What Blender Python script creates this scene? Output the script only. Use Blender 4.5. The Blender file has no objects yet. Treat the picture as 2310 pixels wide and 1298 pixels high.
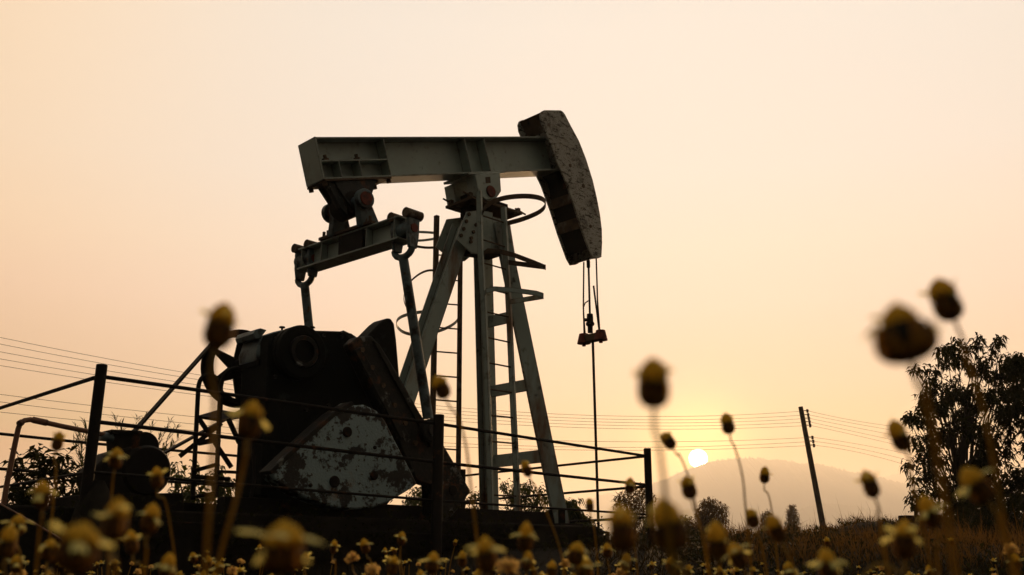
import bpy, math, random
import numpy as np
from mathutils import Vector, Matrix, noise
S = bpy.context.scene
COL = S.collection
PI = math.pi
R = math.radians
random.seed(7)

# ------------------------------------------------------------------ camera
CAMZ, PITCH, FPX = 0.35, 0.27052603, 2246.0
cam = bpy.data.cameras.new('camera')
cam.lens, cam.sensor_width = 35.0, 36.0
cam.clip_start, cam.clip_end = 0.02, 30000
cam.dof.use_dof = True
cam.dof.focus_distance = 12.3
cam.dof.aperture_fstop = 9.0
camo = bpy.data.objects.new('camera', cam)
COL.objects.link(camo)
camo.location = (0, 0, CAMZ)
camo.rotation_euler = (PI / 2 + PITCH, 0, 0)
S.camera = camo

def ray(x, y):
    a, b = (x - 1155) / FPX, -(y - 649) / FPX
    return Vector((a, math.cos(PITCH) - b * math.sin(PITCH), math.sin(PITCH) + b * math.cos(PITCH)))
def G(x, y, Y):                     # point of the place seen there, Y metres in front of the camera
    d = ray(x, y)
    return Vector((0, 0, CAMZ)) + d * (Y / d.y)

# ------------------------------------------------------------------ sky, sun, exposure
SUND = ray(1575, 1035).normalized()
SAZ = math.atan2(SUND.x, SUND.y)
w = bpy.data.worlds.new('World')
S.world = w
w.use_nodes = True
nt = w.node_tree
nt.nodes.clear()
N, LK = nt.nodes.new, nt.links.new
def mth(op, a, b=None, c=None):
    n = N('ShaderNodeMath'); n.operation = op
    for i, v in enumerate((a, b, c)):
        if v is None: continue
        if isinstance(v, (int, float)): n.inputs[i].default_value = v
        else: LK(v, n.inputs[i])
    return n.outputs[0]
def vdot(a, vec):
    n = N('ShaderNodeVectorMath'); n.operation = 'DOT_PRODUCT'
    LK(a, n.inputs[0]); n.inputs[1].default_value = vec
    return n.outputs['Value']
def wramp(fac, stops, interp='EASE'):
    n = N('ShaderNodeValToRGB'); n.color_ramp.interpolation = interp
    e = n.color_ramp.elements
    while len(e) < len(stops): e.new(0.5)
    for k, (p, c) in enumerate(stops):
        e[k].position = p; e[k].color = (*c, 1)
    LK(fac, n.inputs[0])
    return n.outputs[0]
def wmix(f, a, b, mode='MIX'):
    n = N('ShaderNodeMix'); n.data_type = 'RGBA'; n.blend_type = mode
    n.clamp_result = False; n.clamp_factor = False
    for i, v in ((0, f), (6, a), (7, b)):
        if isinstance(v, (int, float)): n.inputs[i].default_value = v
        elif isinstance(v, tuple): n.inputs[i].default_value = (*v, 1)
        else: LK(v, n.inputs[i])
    return n.outputs[2]
tc = N('ShaderNodeTexCoord')
D = tc.outputs['Generated']
sep = N('ShaderNodeSeparateXYZ'); LK(D, sep.inputs[0])
z = mth('MAXIMUM', sep.outputs['Z'], 0.0)
front = wramp(z, [(0.0, (.50, .15, .04)), (.10, (.56, .23, .07)), (.125, (.52, .36, .17)), (.165, (.62, .46, .34)), (.245, (.78, .63, .53)), (.30, (.83, .72, .60)), (.37, (.84, .775, .68)), (.50, (.90, .83, .72)), (1.0, (.75, .70, .60))], 'LINEAR')
back = wramp(z, [(0.0, (.006, .006, .006)), (.22, (.03, .034, .034)), (1.0, (.34, .40, .41))], 'LINEAR')
ds = vdot(D, (math.sin(SAZ), math.cos(SAZ), 0))
f = N('ShaderNodeMapRange'); f.interpolation_type = 'SMOOTHSTEP'
f.inputs['From Min'].default_value = .02; f.inputs['From Max'].default_value = .90
LK(ds, f.inputs['Value'])
sky = wmix(f.outputs[0], back, front)
hn = mth('DIVIDE', ds, mth('SQRT', mth('MAXIMUM', mth('SUBTRACT', 1.0, mth('MULTIPLY', z, z)), .01)))
tr = N('ShaderNodeMapRange'); tr.interpolation_type = 'SMOOTHSTEP'
tr.inputs['From Min'].default_value = .72; tr.inputs['From Max'].default_value = .97
LK(hn, tr.inputs['Value'])
sky = wmix(1.0, sky, wmix(tr.outputs[0], (1.33, 1.09, .87), (1.0, 1.01, 1.05)), 'MULTIPLY')
dd = mth('MAXIMUM', vdot(D, tuple(SUND)), 0.0)
g1 = mth('POWER', dd, 40.0)
sky = wmix(mth('MULTIPLY', g1, .02), sky, (1.0, .66, .22), 'ADD')
g2 = mth('POWER', dd, 900.0)
sky = wmix(mth('MULTIPLY', g2, 2.2), sky, (1.0, .55, .10), 'ADD')
dm = N('ShaderNodeMapRange'); dm.interpolation_type = 'SMOOTHSTEP'
dm.inputs['From Min'].default_value = math.cos(R(.56)); dm.inputs['From Max'].default_value = math.cos(R(.36))
dm.inputs['To Max'].default_value = 45.0
LK(dd, dm.inputs['Value'])
sky = wmix(dm.outputs[0], sky, (1.0, .86, .62), 'ADD')
bg = N('ShaderNodeBackground'); LK(sky, bg.inputs[0]); bg.inputs[1].default_value = 1.0
wo = N('ShaderNodeOutputWorld'); LK(bg.outputs[0], wo.inputs[0])

sun = bpy.data.lights.new('sun', 'SUN')
sun.energy, sun.angle, sun.color = 4.0, R(.55), (1.0, .60, .28)
suno = bpy.data.objects.new('sun', sun)
COL.objects.link(suno)
suno.location = (20, 100, 40)
SUNL = (SUND + Vector((0, 0, .05))).normalized()
suno.rotation_euler = SUNL.to_track_quat('Z', 'Y').to_euler()
S.view_settings.view_transform = 'Standard'
S.view_settings.look = 'None'
S.view_settings.exposure, S.view_settings.gamma = 0.0, 1.0
S.render.engine = 'CYCLES'
S.cycles.use_denoising = True
S.cycles.max_bounces, S.cycles.diffuse_bounces, S.cycles.volume_bounces = 8, 3, 3

# ------------------------------------------------------------------ materials
def mat(name, base, rough=.7, spec=.3, metal=0.0, spots=(), bump=0.0, bscale=30.0, trans=None, streak=False, edge=0):
    """spots: (colour, noise scale, low, high) layers of wear laid over the base colour"""
    m = bpy.data.materials.new(name); m.use_nodes = True
    t = m.node_tree; n = t.nodes; l = t.links.new
    b = n['Principled BSDF']
    b.inputs['Roughness'].default_value = rough
    b.inputs['Specular IOR Level'].default_value = spec
    b.inputs['Metallic'].default_value = metal
    tcn = n.new('ShaderNodeTexCoord')
    vec = tcn.outputs['Object']
    col = None
    for i, (c, sc, lo, hi) in enumerate(spots):
        nz = n.new('ShaderNodeTexNoise'); nz.inputs['Scale'].default_value = sc
        nz.inputs['Detail'].default_value = 7; nz.inputs['Roughness'].default_value = .62
        mp = n.new('ShaderNodeMapping'); mp.inputs['Location'].default_value = (3.1 * i + 1, 1.7 * i, .9 * i)
        if streak and i == 0: mp.inputs['Scale'].default_value = streak if isinstance(streak, tuple) else (1, 1, .25)
        l(vec, mp.inputs[0]); l(mp.outputs[0], nz.inputs['Vector'])
        rp = n.new('ShaderNodeMapRange'); rp.inputs['From Min'].default_value = lo; rp.inputs['From Max'].default_value = hi
        l(nz.outputs[0], rp.inputs[0])
        mx = n.new('ShaderNodeMix'); mx.data_type = 'RGBA'
        l(rp.outputs[0], mx.inputs[0])
        if col is None: mx.inputs[6].default_value = (*base, 1)
        else: l(col, mx.inputs[6])
        mx.inputs[7].default_value = (*c, 1)
        col = mx.outputs[2]
    if edge:                             # paint worn off along arrises
        bv = n.new('ShaderNodeBevel'); bv.samples = 4; bv.inputs['Radius'].default_value = edge
        ge = n.new('ShaderNodeNewGeometry'); dt = n.new('ShaderNodeVectorMath'); dt.operation = 'DOT_PRODUCT'
        l(bv.outputs[0], dt.inputs[0]); l(ge.outputs['Normal'], dt.inputs[1])
        nz = n.new('ShaderNodeTexNoise'); nz.inputs['Scale'].default_value = 9; nz.inputs['Detail'].default_value = 6; l(vec, nz.inputs['Vector'])
        sm = n.new('ShaderNodeMath'); sm.operation = 'MULTIPLY_ADD'; sm.inputs[1].default_value = .5; l(nz.outputs[0], sm.inputs[0]); l(dt.outputs['Value'], sm.inputs[2])
        rp = n.new('ShaderNodeMapRange'); rp.inputs['From Min'].default_value = 1.20; rp.inputs['From Max'].default_value = 1.08; l(sm.outputs[0], rp.inputs[0])
        mx = n.new('ShaderNodeMix'); mx.data_type = 'RGBA'; l(rp.outputs[0], mx.inputs[0])
        if col is None: mx.inputs[6].default_value = (*base, 1)
        else: l(col, mx.inputs[6])
        mx.inputs[7].default_value = (.05, .022, .009, 1); col = mx.outputs[2]
    if col is None: b.inputs['Base Color'].default_value = (*base, 1)
    else: l(col, b.inputs['Base Color'])
    if bump:
        nz = n.new('ShaderNodeTexNoise'); nz.inputs['Scale'].default_value = bscale; nz.inputs['Detail'].default_value = 6
        l(vec, nz.inputs['Vector'])
        bp = n.new('ShaderNodeBump'); bp.inputs['Strength'].default_value = bump; bp.inputs['Distance'].default_value = .02
        l(nz.outputs[0], bp.inputs['Height']); l(bp.outputs[0], b.inputs['Normal'])
    if trans:
        tb = n.new('ShaderNodeBsdfTranslucent'); tb.inputs[0].default_value = (*trans[0], 1)
        ms = n.new('ShaderNodeMixShader'); ms.inputs[0].default_value = trans[1]
        l(b.outputs[0], ms.inputs[1]); l(tb.outputs[0], ms.inputs[2]); l(ms.outputs[0], n['Material Output'].inputs[0])
    return m
RUST = (.085, .030, .010); SOOT = (.010, .009, .008)
M = dict(
    paint=mat('grey_green_paint', (.27, .325, .285), .38, .5, spots=[(RUST, 1.6, .60, .74), (SOOT, 4, .60, .70), ((.17, .17, .14), 2.6, .42, .72), ((.22, .26, .23), .7, .35, .65)], bump=.12, bscale=60, edge=.03),
    legs=mat('streaked_paint', (.24, .275, .245), .45, .4, spots=[((.13, .055, .018), 2.2, .50, .66), (SOOT, 5, .60, .72)], bump=.12, bscale=60, streak=True, edge=.025),
    head=mat('flaking_paint', (.36, .335, .29), .7, .25, spots=[((.018, .014, .011), 16, .535, .59), ((.02, .015, .011), 3.2, .52, .66), ((.30, .275, .235), 34, .52, .60), (RUST, 7, .62, .72), ((.018, .014, .011), 55, .57, .62)], bump=.5, bscale=50, edge=.03, streak=(.45, 1, 1.25)),
    weight=mat('chipped_pale_paint', (.19, .245, .25), .6, .3, spots=[((.012, .011, .010), 4.5, .545, .585), ((.02, .015, .012), 13, .57, .62), ((.16, .075, .025), 2.2, .62, .72)], bump=.4, bscale=40),
    oily=mat('oily_black_metal', (.008, .008, .007), .75, .06, spots=[((.025, .03, .03), 3, .60, .74), (RUST, 5, .68, .8)], bump=.3, bscale=30),
    blue=mat('worn_blue_grey_metal', (.075, .10, .105), .5, .3, spots=[(SOOT, 5, .48, .6), (RUST, 8, .6, .7)], bump=.3, bscale=40),
    crank=mat('greasy_crank_metal', (.016, .014, .012), .65, .15, spots=[((.14, .14, .125), 3.5, .60, .66), (RUST, 4, .55, .7), (SOOT, 12, .5, .6)], bump=.4, bscale=30),
    rustm=mat('rusty_steel', (.075, .045, .025), .75, .2, spots=[(SOOT, 6, .5, .7), ((.15, .13, .10), 4, .58, .7)], bump=.3, bscale=60),
    dark=mat('dark_steel', (.014, .011, .009), .75, .08, spots=[(RUST, 5, .6, .75)], bump=.2),
    red=mat('red_oxide', (.12, .022, .012), .7, .2, spots=[(SOOT, 8, .5, .7)]),
    pipe=mat('pinkish_rusty_pipe', (.16, .075, .045), .7, .2, spots=[(SOOT, 6, .55, .7)]),
    wood=mat('weathered_dark_wood', (.045, .026, .016), .85, .1, spots=[(SOOT, 8, .45, .65)], bump=.4, streak=True),
    wire=mat('wire_metal', (.07, .04, .02), .6, .3),
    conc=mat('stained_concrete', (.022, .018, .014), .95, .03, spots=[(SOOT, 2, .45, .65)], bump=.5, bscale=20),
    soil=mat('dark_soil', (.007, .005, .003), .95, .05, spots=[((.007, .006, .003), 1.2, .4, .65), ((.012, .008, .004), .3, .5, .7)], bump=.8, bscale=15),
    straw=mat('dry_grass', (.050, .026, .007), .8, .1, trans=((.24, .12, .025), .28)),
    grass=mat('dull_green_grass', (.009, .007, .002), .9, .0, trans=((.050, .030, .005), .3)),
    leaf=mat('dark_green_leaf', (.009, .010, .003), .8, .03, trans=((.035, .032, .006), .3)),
    bushleaf=mat('bush_leaf', (.016, .022, .006), .65, .12, trans=((.075, .08, .012), .35)),
    bamboo=mat('bamboo_leaf', (.022, .016, .006), .8, .05, trans=((.16, .075, .012), .35)),
    bark=mat('bark', (.030, .022, .015), .9, .1, bump=.5),
    hill=mat('hill_forest', (.035, .040, .022), 1.0, 0.0, spots=[((.05, .05, .028), .003, .4, .6)]),
    stem=mat('hairy_stem', (.17, .14, .03), .7, .2, trans=((.50, .33, .06), .5)),
    core=mat('seed_head_brown', (.014, .009, .005), .75, .15, spots=[((.05, .04, .012), 300, .52, .66)], bump=.4, bscale=700),
    bract=mat('bract_shell', (.028, .020, .007), .7, .15, trans=((.80, .36, .05), .42)),
    disc=mat('yellow_disc', (.80, .56, .07), .8, .1, spots=[((.50, .30, .04), 400, .5, .7)], bump=.6, bscale=900, trans=((.98, .66, .08), .5)),
    petal=mat('cream_yellow_petal', (.85, .72, .24), .7, .15, trans=((.95, .76, .20), .5)),
    puff=mat('pale_pappus', (.40, .27, .12), .8, .1, trans=((.85, .55, .16), .5)),
)

def rim_wear(m, c, r0, r1):           # chipped zone that grows towards the rim of a plate centred at c
    t = m.node_tree; n = t.nodes; l = t.links.new; b = n['Principled BSDF']
    tcn = n.new('ShaderNodeTexCoord'); d = n.new('ShaderNodeVectorMath'); d.operation = 'DISTANCE'
    d.inputs[1].default_value = c; l(tcn.outputs['Object'], d.inputs[0])
    mr = n.new('ShaderNodeMapRange'); mr.inputs['From Min'].default_value = r0; mr.inputs['From Max'].default_value = r1
    mr.inputs['To Min'].default_value = -.03; mr.inputs['To Max'].default_value = .13; l(d.outputs['Value'], mr.inputs['Value'])
    nz = n.new('ShaderNodeTexNoise'); nz.inputs['Scale'].default_value = 6; nz.inputs['Detail'].default_value = 8; nz.inputs['Roughness'].default_value = .65
    l(tcn.outputs['Object'], nz.inputs['Vector'])
    ad = n.new('ShaderNodeMath'); ad.operation = 'ADD'; l(mr.outputs[0], ad.inputs[0]); l(nz.outputs[0], ad.inputs[1])
    st = n.new('ShaderNodeMapRange'); st.inputs['From Min'].default_value = .56; st.inputs['From Max'].default_value = .61; l(ad.outputs[0], st.inputs['Value'])
    mx = n.new('ShaderNodeMix'); mx.data_type = 'RGBA'; l(st.outputs[0], mx.inputs[0])
    src = b.inputs['Base Color'].links[0].from_socket; l(src, mx.inputs[6]); mx.inputs[7].default_value = (.013, .011, .009, 1)
    l(mx.outputs[2], b.inputs['Base Color'])

# ------------------------------------------------------------------ mesh helpers
def frame(d, up=(0, 0, 1)):
    d = Vector(d).normalized(); up = Vector(up)
    if abs(d.dot(up)) > .97: up = Vector((1, 0, 0)) if abs(d.x) < .9 else Vector((0, 1, 0))
    x = d.cross(up).normalized(); y = x.cross(d).normalized()
    return x, y, d
class MB:
    def __init__(s): s.v, s.f, s.m, s.cur = [], [], [], 0
    def add(s, vs, fs):
        o = len(s.v); s.v += [tuple(v) for v in vs]
        for q in fs: s.f.append(tuple(i + o for i in q)); s.m.append(s.cur)
        return s
    def box(s, c, size, x=(1, 0, 0), y=(0, 1, 0), zz=None):
        x, y = Vector(x).normalized(), Vector(y).normalized(); zz = Vector(zz) if zz else x.cross(y)
        c = Vector(c); hx, hy, hz = (a / 2 for a in size)
        vs = [c + x * i * hx + y * j * hy + zz * k * hz for k in (-1, 1) for j in (-1, 1) for i in (-1, 1)]
        return s.add(vs, [(0, 2, 3, 1), (4, 5, 7, 6), (0, 1, 5, 4), (2, 6, 7, 3), (0, 4, 6, 2), (1, 3, 7, 5)])
    def bar(s, a, b, wd, ht, up=(0, 0, 1)):
        a, b = Vector(a), Vector(b); x, y, d = frame(b - a, up)
        return s.box((a + b) / 2, (wd, ht, (b - a).length), x, y, d)
    def tube(s, pts, r, n=8, caps=True):
        pts = [Vector(p) for p in pts]
        rs = list(r) if hasattr(r, '__len__') else [r] * len(pts)
        vs, fs, px = [], [], None
        for i, p in enumerate(pts):
            d = (pts[min(i + 1, len(pts) - 1)] - pts[max(i - 1, 0)])
            if d.length < 1e-9: d = Vector((0, 0, 1))
            d.normalize()
            if px is None: x = frame(d)[0]; y = d.cross(x)
            else:
                x = (px - d * px.dot(d)); x.normalize(); y = d.cross(x)
            px = x
            for k in range(n):
                a = 2 * PI * k / n
                vs.append(p + (x * math.cos(a) + y * math.sin(a)) * rs[i])
        for i in range(len(pts) - 1):
            for k in range(n):
                k2 = (k + 1) % n
                fs.append((i * n + k, i * n + k2, (i + 1) * n + k2, (i + 1) * n + k))
        if caps:
            fs.append(tuple(range(n - 1, -1, -1))); fs.append(tuple((len(pts) - 1) * n + k for k in range(n)))
        return s.add(vs, fs)
    def cyl(s, a, b, r, n=20): return s.tube([a, b], r, n)
    def slab(s, poly, vec):
        vec = Vector(vec); n = len(poly); p = [Vector(q) for q in poly]
        vs = p + [q + vec for q in p]
        return s.add(vs, [tuple(range(n)), tuple(range(2 * n - 1, n - 1, -1))] + [(i, i + n, (i + 1) % n + n, (i + 1) % n) for i in range(n)])
    def lathe(s, prof, c=(0, 0, 0), ax=(0, 0, 1), n=24):
        x, y, d = frame(ax); c = Vector(c); vs, fs = [], []
        for (r, h) in prof:
            for k in range(n):
                a = 2 * PI * k / n
                vs.append(c + d * h + (x * math.cos(a) + y * math.sin(a)) * r)
        for i in range(len(prof) - 1):
            for k in range(n):
                k2 = (k + 1) % n
                fs.append((i * n + k, i * n + k2, (i + 1) * n + k2, (i + 1) * n + k))
        return s.add(vs, fs)
    def strip(s, pts, wv, th):              # flat bar swept along pts: width vector wv, thickness th
        wv = Vector(wv); pts = [Vector(p) for p in pts]; vs, fs = [], []
        for i, p in enumerate(pts):
            d = (pts[min(i + 1, len(pts) - 1)] - pts[max(i - 1, 0)]).normalized()
            nn = d.cross(wv).normalized() * th / 2
            vs += [p - wv / 2 - nn, p + wv / 2 - nn, p + wv / 2 + nn, p - wv / 2 + nn]
        for i in range(len(pts) - 1):
            for k in range(4):
                fs.append((i * 4 + k, i * 4 + (k + 1) % 4, i * 4 + 4 + (k + 1) % 4, i * 4 + 4 + k))
        m = len(pts) * 4 - 4
        return s.add(vs, fs + [(3, 2, 1, 0), (m, m + 1, m + 2, m + 3)])
    def mesh(s, name, mats, smooth=35):
        me = bpy.data.meshes.new(name)
        me.from_pydata(s.v, [], s.f)
        for m in (mats if isinstance(mats, (list, tuple)) else [mats]): me.materials.append(m)
        if max(s.m, default=0): me.polygons.foreach_set('material_index', s.m)
        if smooth:
            me.polygons.foreach_set('use_smooth', [True] * len(s.f))
            me.set_sharp_from_angle(angle=R(smooth))
        me.update()
        return me
    def build(s, name, mats, parent=None, smooth=35, bevel=0):
        o = bpy.data.objects.new(name, s.mesh(name, mats, smooth)); COL.objects.link(o)
        if parent: o.parent = parent
        if bevel:
            b = o.modifiers.new('bevel', 'BEVEL'); b.width = bevel; b.segments = 2; b.limit_method = 'ANGLE'
        return o
def tag(o, label=None, cat=None, group=None, kind=None):
    for k, v in (('label', label), ('category', cat), ('group', group), ('kind', kind)):
        if v: o[k] = v
    return o
def empty(name, loc, rz=0, parent=None):
    o = bpy.data.objects.new(name, None); COL.objects.link(o)
    o.location = loc; o.rotation_euler = (0, 0, rz); o.empty_display_size = .2
    if parent: o.parent = parent
    return o
def smooth01(a, b, x):
    t = min(1, max(0, (x - a) / (b - a))); return t * t * (3 - 2 * t)

# ------------------------------------------------------------------ setting: ground, hills
def gz(x, y):
    h = .62 * smooth01(5.5, 14, y)
    az = x / max(y, 1)
    top = .86 + .26 * smooth01(.30, .345, az)
    h += (top - .62) * smooth01(16, 19.5, y) * (1 - smooth01(26, 40, y)) if az > .1 else 0
    h += .05 * (noise.noise((x * .5, y * .5, 0))) * smooth01(4, 9, y) + .03 * noise.noise((x * 1.9, y * 1.9, 3)) * smooth01(4, 9, y)
    return h
xs = [0]
st = .25
while xs[-1] < 9500: xs.append(xs[-1] + st); st = st if xs[-1] < 14 else st * 1.22
xs = sorted(set([-a for a in xs] + xs))
ys = [-6000, -2000, -800, -300, -100, -40, -15, -6]; st = .25
while ys[-1] < 9500: ys.append(ys[-1] + st if ys[-1] >= -6 else -6); st = st if ys[-1] < 30 else st * 1.22
g = MB(); nx = len(xs)
for yy in ys:
    for xx in xs: g.v.append((xx, yy, gz(xx, yy)))
for j in range(len(ys) - 1):
    for i in range(nx - 1): g.f.append((j * nx + i, j * nx + i + 1, (j + 1) * nx + i + 1, (j + 1) * nx + i)); g.m.append(0)
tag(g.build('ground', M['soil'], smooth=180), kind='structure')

def hill(name, ridge, Y, depth, seed, fuzz):
    """a ridge: crest line traced (px), lying Y metres out, falling away on both sides"""
    b = MB(); P = [(G(x, y, Y).x, G(x, y, Y).z) for x, y in ridge]
    x0, x1 = P[0][0], P[-1][0]; n = 900; prof = [-1, -.75, -.5, -.3, -.15, -.05, 0, .06, .25, .6, 1]
    px, pz = [p[0] for p in P], [p[1] for p in P]
    rnd = random.Random(seed)
    jit = [rnd.random() for _ in range(n + 1)]
    for k, q in enumerate(prof):
        for i in range(n + 1):
            x = x0 + (x1 - x0) * i / n
            zc = float(np.interp(x, px, pz))
            fall = (1 - abs(q)) ** 1.15
            bump = noise.fractal((x * .003 + seed, q * 2.2, seed), 1, 2, 4) * .10 * zc * abs(q) ** .5
            fz = (fuzz * (jit[i] ** 3 + .5 * noise.noise((x * .0125, seed, 1)))) * (1 if abs(q) < .01 else .3 * (abs(q) < .2))
            b.v.append((x, Y + q * depth, max(zc * fall + bump + fz, -.9)))
    m = n + 1
    for k in range(len(prof) - 1):
        for i in range(n): b.f.append((k * m + i, k * m + i + 1, (k + 1) * m + i + 1, (k + 1) * m + i)); b.m.append(0)
    tag(b.build(name, M['hill'], smooth=0), kind='structure')
hill('hill', [(1330, 1272), (1380, 1195), (1430, 1130), (1470, 1096), (1490, 1085), (1530, 1070), (1560, 1058), (1590, 1047), (1620, 1041), (1650, 1037), (1690, 1035),
              (1730, 1038), (1770, 1042), (1810, 1045), (1850, 1050), (1890, 1060), (1930, 1068), (1960, 1074), (2010, 1086), (2050, 1096),
              (2120, 1120), (2200, 1150), (2300, 1190), (2420, 1235), (2500, 1272)], 6000, 1700, 1, 16)
hill('low_hill', [(1600, 1272), (1640, 1213), (1670, 1196), (1700, 1186), (1740, 1170), (1780, 1157), (1820, 1146), (1860, 1138), (1890, 1138), (1930, 1144),
                  (1980, 1154), (2040, 1168), (2120, 1190), (2250, 1225), (2400, 1272)], 4700, 800, 2, 8)
hill('far_hill', [(1180, 1272), (1270, 1200), (1310, 1150), (1345, 1122), (1370, 1112), (1395, 1118), (1420, 1132), (1460, 1140), (1520, 1130), (1600, 1120), (1800, 1100), (1960, 1085), (2005, 1075), (2040, 1066),
                  (2080, 1064), (2150, 1075), (2300, 1110), (2500, 1170), (2700, 1272)], 8400, 1000, 3, 16)

# ------------------------------------------------------------------ pumpjack frame
TH = R(43.7)
U = Vector((math.cos(TH), math.sin(TH), 0)); RR = Vector((math.sin(TH), -math.cos(TH), 0))
O = Vector((-2.4745, 11.1301, 0))
def Q(x, y, t):                      # local point: plane t metres from the pump's centre line on the camera's side
    d = ray(x, y); c = Vector((0, 0, CAMZ))
    k = ((O - c).dot(RR) + t) / d.dot(RR)
    X = c + d * k
    return Vector(((X - O).dot(U), -t, X.z))
def QS(pts, t): return [Q(x, y, t) for x, y in pts]
PAD = .80

pad = MB()
pad.box((-1.05, .05, PAD / 2 - .15), (9.7, 2.5, PAD + .3))
pad.box((3.95, 0, (PAD - .1) / 2 - .15), (.30, 2.2, PAD + .2))
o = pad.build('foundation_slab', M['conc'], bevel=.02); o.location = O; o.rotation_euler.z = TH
tag(o, 'long dark concrete foundation slab under the pumpjack', 'foundation')

pj = tag(empty('pumpjack', O, TH), 'weathered grey green pumpjack with raised horse head and tall steel tower', 'pumpjack')

# ---- walking beam
PH = .30192396
bu = Vector((math.cos(PH), 0, math.sin(PH))); bn = Vector((-math.sin(PH), 0, math.cos(PH))); bt = Vector((0, 1, 0))
B0 = Vector((-.006, 0, 5.2698))       # top of the rear end, centre line
BH, BWD, BL = .523, .361, 4.30
b = MB()
def bb(mb, s0, s1, t0, t1, n0, n1):   # box in beam coordinates (n measured down from the top)
    c = B0 + bu * (s0 + s1) / 2 + bt * (t0 + t1) / 2 - bn * (n0 + n1) / 2
    mb.box(c, (s1 - s0, t1 - t0, n1 - n0), bu, bt, bn)
def shear_end(mb): return mb
bb(b, .012, BL, -BWD / 2, BWD / 2, 0, .022)
bb(b, .012, BL, -BWD / 2, BWD / 2, BH - .022, BH)
bb(b, .012, BL, -.012, .012, .022, BH - .022)
beam = b.build('walking_beam', M['paint'], pj, bevel=.004)
b = MB(); bb(b, -.014, .012, -BWD / 2 - .003, BWD / 2 + .003, -.003, BH + .003); b.build('end_plate', M['paint'], beam, bevel=.004)
def bs(px, py):                        # position along the beam of a point seen on the near flange edge
    p = Q(px, py, BWD / 2) - B0
    return p.dot(bu)
for px in (864, 1047, 1091):
    s = bs(px, 312)
    for sg in (-1, 1):
        b = MB(); bb(b, s, s + .014, *( (-BWD / 2 + .004, -.012) if sg < 0 else (.012, BWD / 2 - .004)), .022, BH - .022)
        b.build('stiffener', M['paint'], beam, bevel=.003)
s2 = bs(864, 312)
for sg in (-1, 1):
    t0, t1 = ((-BWD / 2 + .006, -.012) if sg < 0 else (.012, BWD / 2 - .006))
    b = MB(); bb(b, .012, s2, t0, t1, .285, .305); b.build('shelf', M['paint'], beam, bevel=.003)
    for q in (.26, .56):
        b = MB(); bb(b, s2 * q, s2 * q + .012, t0, t1, .305, BH - .022); b.build('rib', M['paint'], beam, bevel=.003)
    for q in (.14, .60):
        c = B0 + bu * s2 * q + bt * (t0 + t1) / 2 - bn * .285
        b = MB(); b.cyl(c, c + bn * .085, .022, 8); b.cyl(c, c + bn * .04, .042, 6); b.build('bolt', M['rustm'], beam)
b = MB(); bb(b, .0, 1.02, -BWD / 2 - .02, BWD / 2 + .02, BH + .002, BH + .03); b.build('mounting_plate', M['rustm'], beam, bevel=.004)

# ---- horse head
hh = empty('horse_head', (0, 0, 0), parent=pj)
near = [(893, 62), (872, 72), (863, 100), (870, 150), (905, 235), (950, 345), (985, 450), (1040, 565), (1110, 760), (1170, 950), (1235, 1130), (1262, 1178), (1300, 1174), (1322, 1165),
        (1327, 1060), (1325, 960), (1312, 850), (1287, 720), (1257, 590), (1207, 430), (1152, 290), (1092, 180), (1047, 92), (1030, 72), (1015, 63)]
near = [(960 + x / 3.328, 230 + y / 3.328) for x, y in near]
HWN, HWF = .25, -.25
NP = QS(near, HWN)
MB().slab(NP, (0, .03, 0)).build('side_plate', M['head'], hh, bevel=.006)
FP = [Vector((p.x, -HWF - .03, p.z)) for p in NP]
MB().slab(FP, (0, .03, 0)).build('side_plate', M['head'], hh, bevel=.006)
fr = NP[12:]
b = MB()
arc = [Vector((p.x, 0, p.z)) for p in fr]
cx = sum((p.x for p in NP)) / len(NP); cz = sum((p.z for p in NP)) / len(NP)
ins = [p + (Vector((cx, 0, cz)) - p).normalized() * .03 for p in arc]
b.strip(ins, (0, HWN - HWF - .062, 0), .03)
b.build('curved_face', M['head'], hh, smooth=50)
bk = [Vector((p.x, 0, p.z)) for p in NP[:12]]
def along(pl, f):
    k = f * (len(pl) - 1); i = min(int(k), len(pl) - 2); return pl[i].lerp(pl[i + 1], k - i)
bki = [p + (Vector((cx, 0, cz)) - p).normalized() * .16 for p in bk]
b = MB(); b.strip(bki[6:], (0, HWN - HWF - .064, 0), .012); b.build('back_plate', M['dark'], hh)
for i in (8, 9, 1):
    p, q = bk[i], bki[i]
    b = MB(); b.bar(p + (q - p) * .05, p + (q - p).normalized() * .30, HWN - HWF - .066, .02); b.build('cross_plate', M['rustm'], hh, bevel=.003)
bo = MB(); c = Q(1252, 291, HWN); bo.cyl(c + Vector((0, -.004, 0)), c + Vector((0, .02, 0)), .055, 20); bo.build('lifting_boss', M['head'], hh, bevel=.004)
for (x, y, r) in ((1286, 374, .03), (1316, 420, .035), (1332, 511, .028)):
    c = Q(x, y, HWN); MB().cyl(c + Vector((0, -.006, 0)), c + Vector((0, .02, 0)), r, 12).build('plug', M['rustm'], hh)

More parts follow.
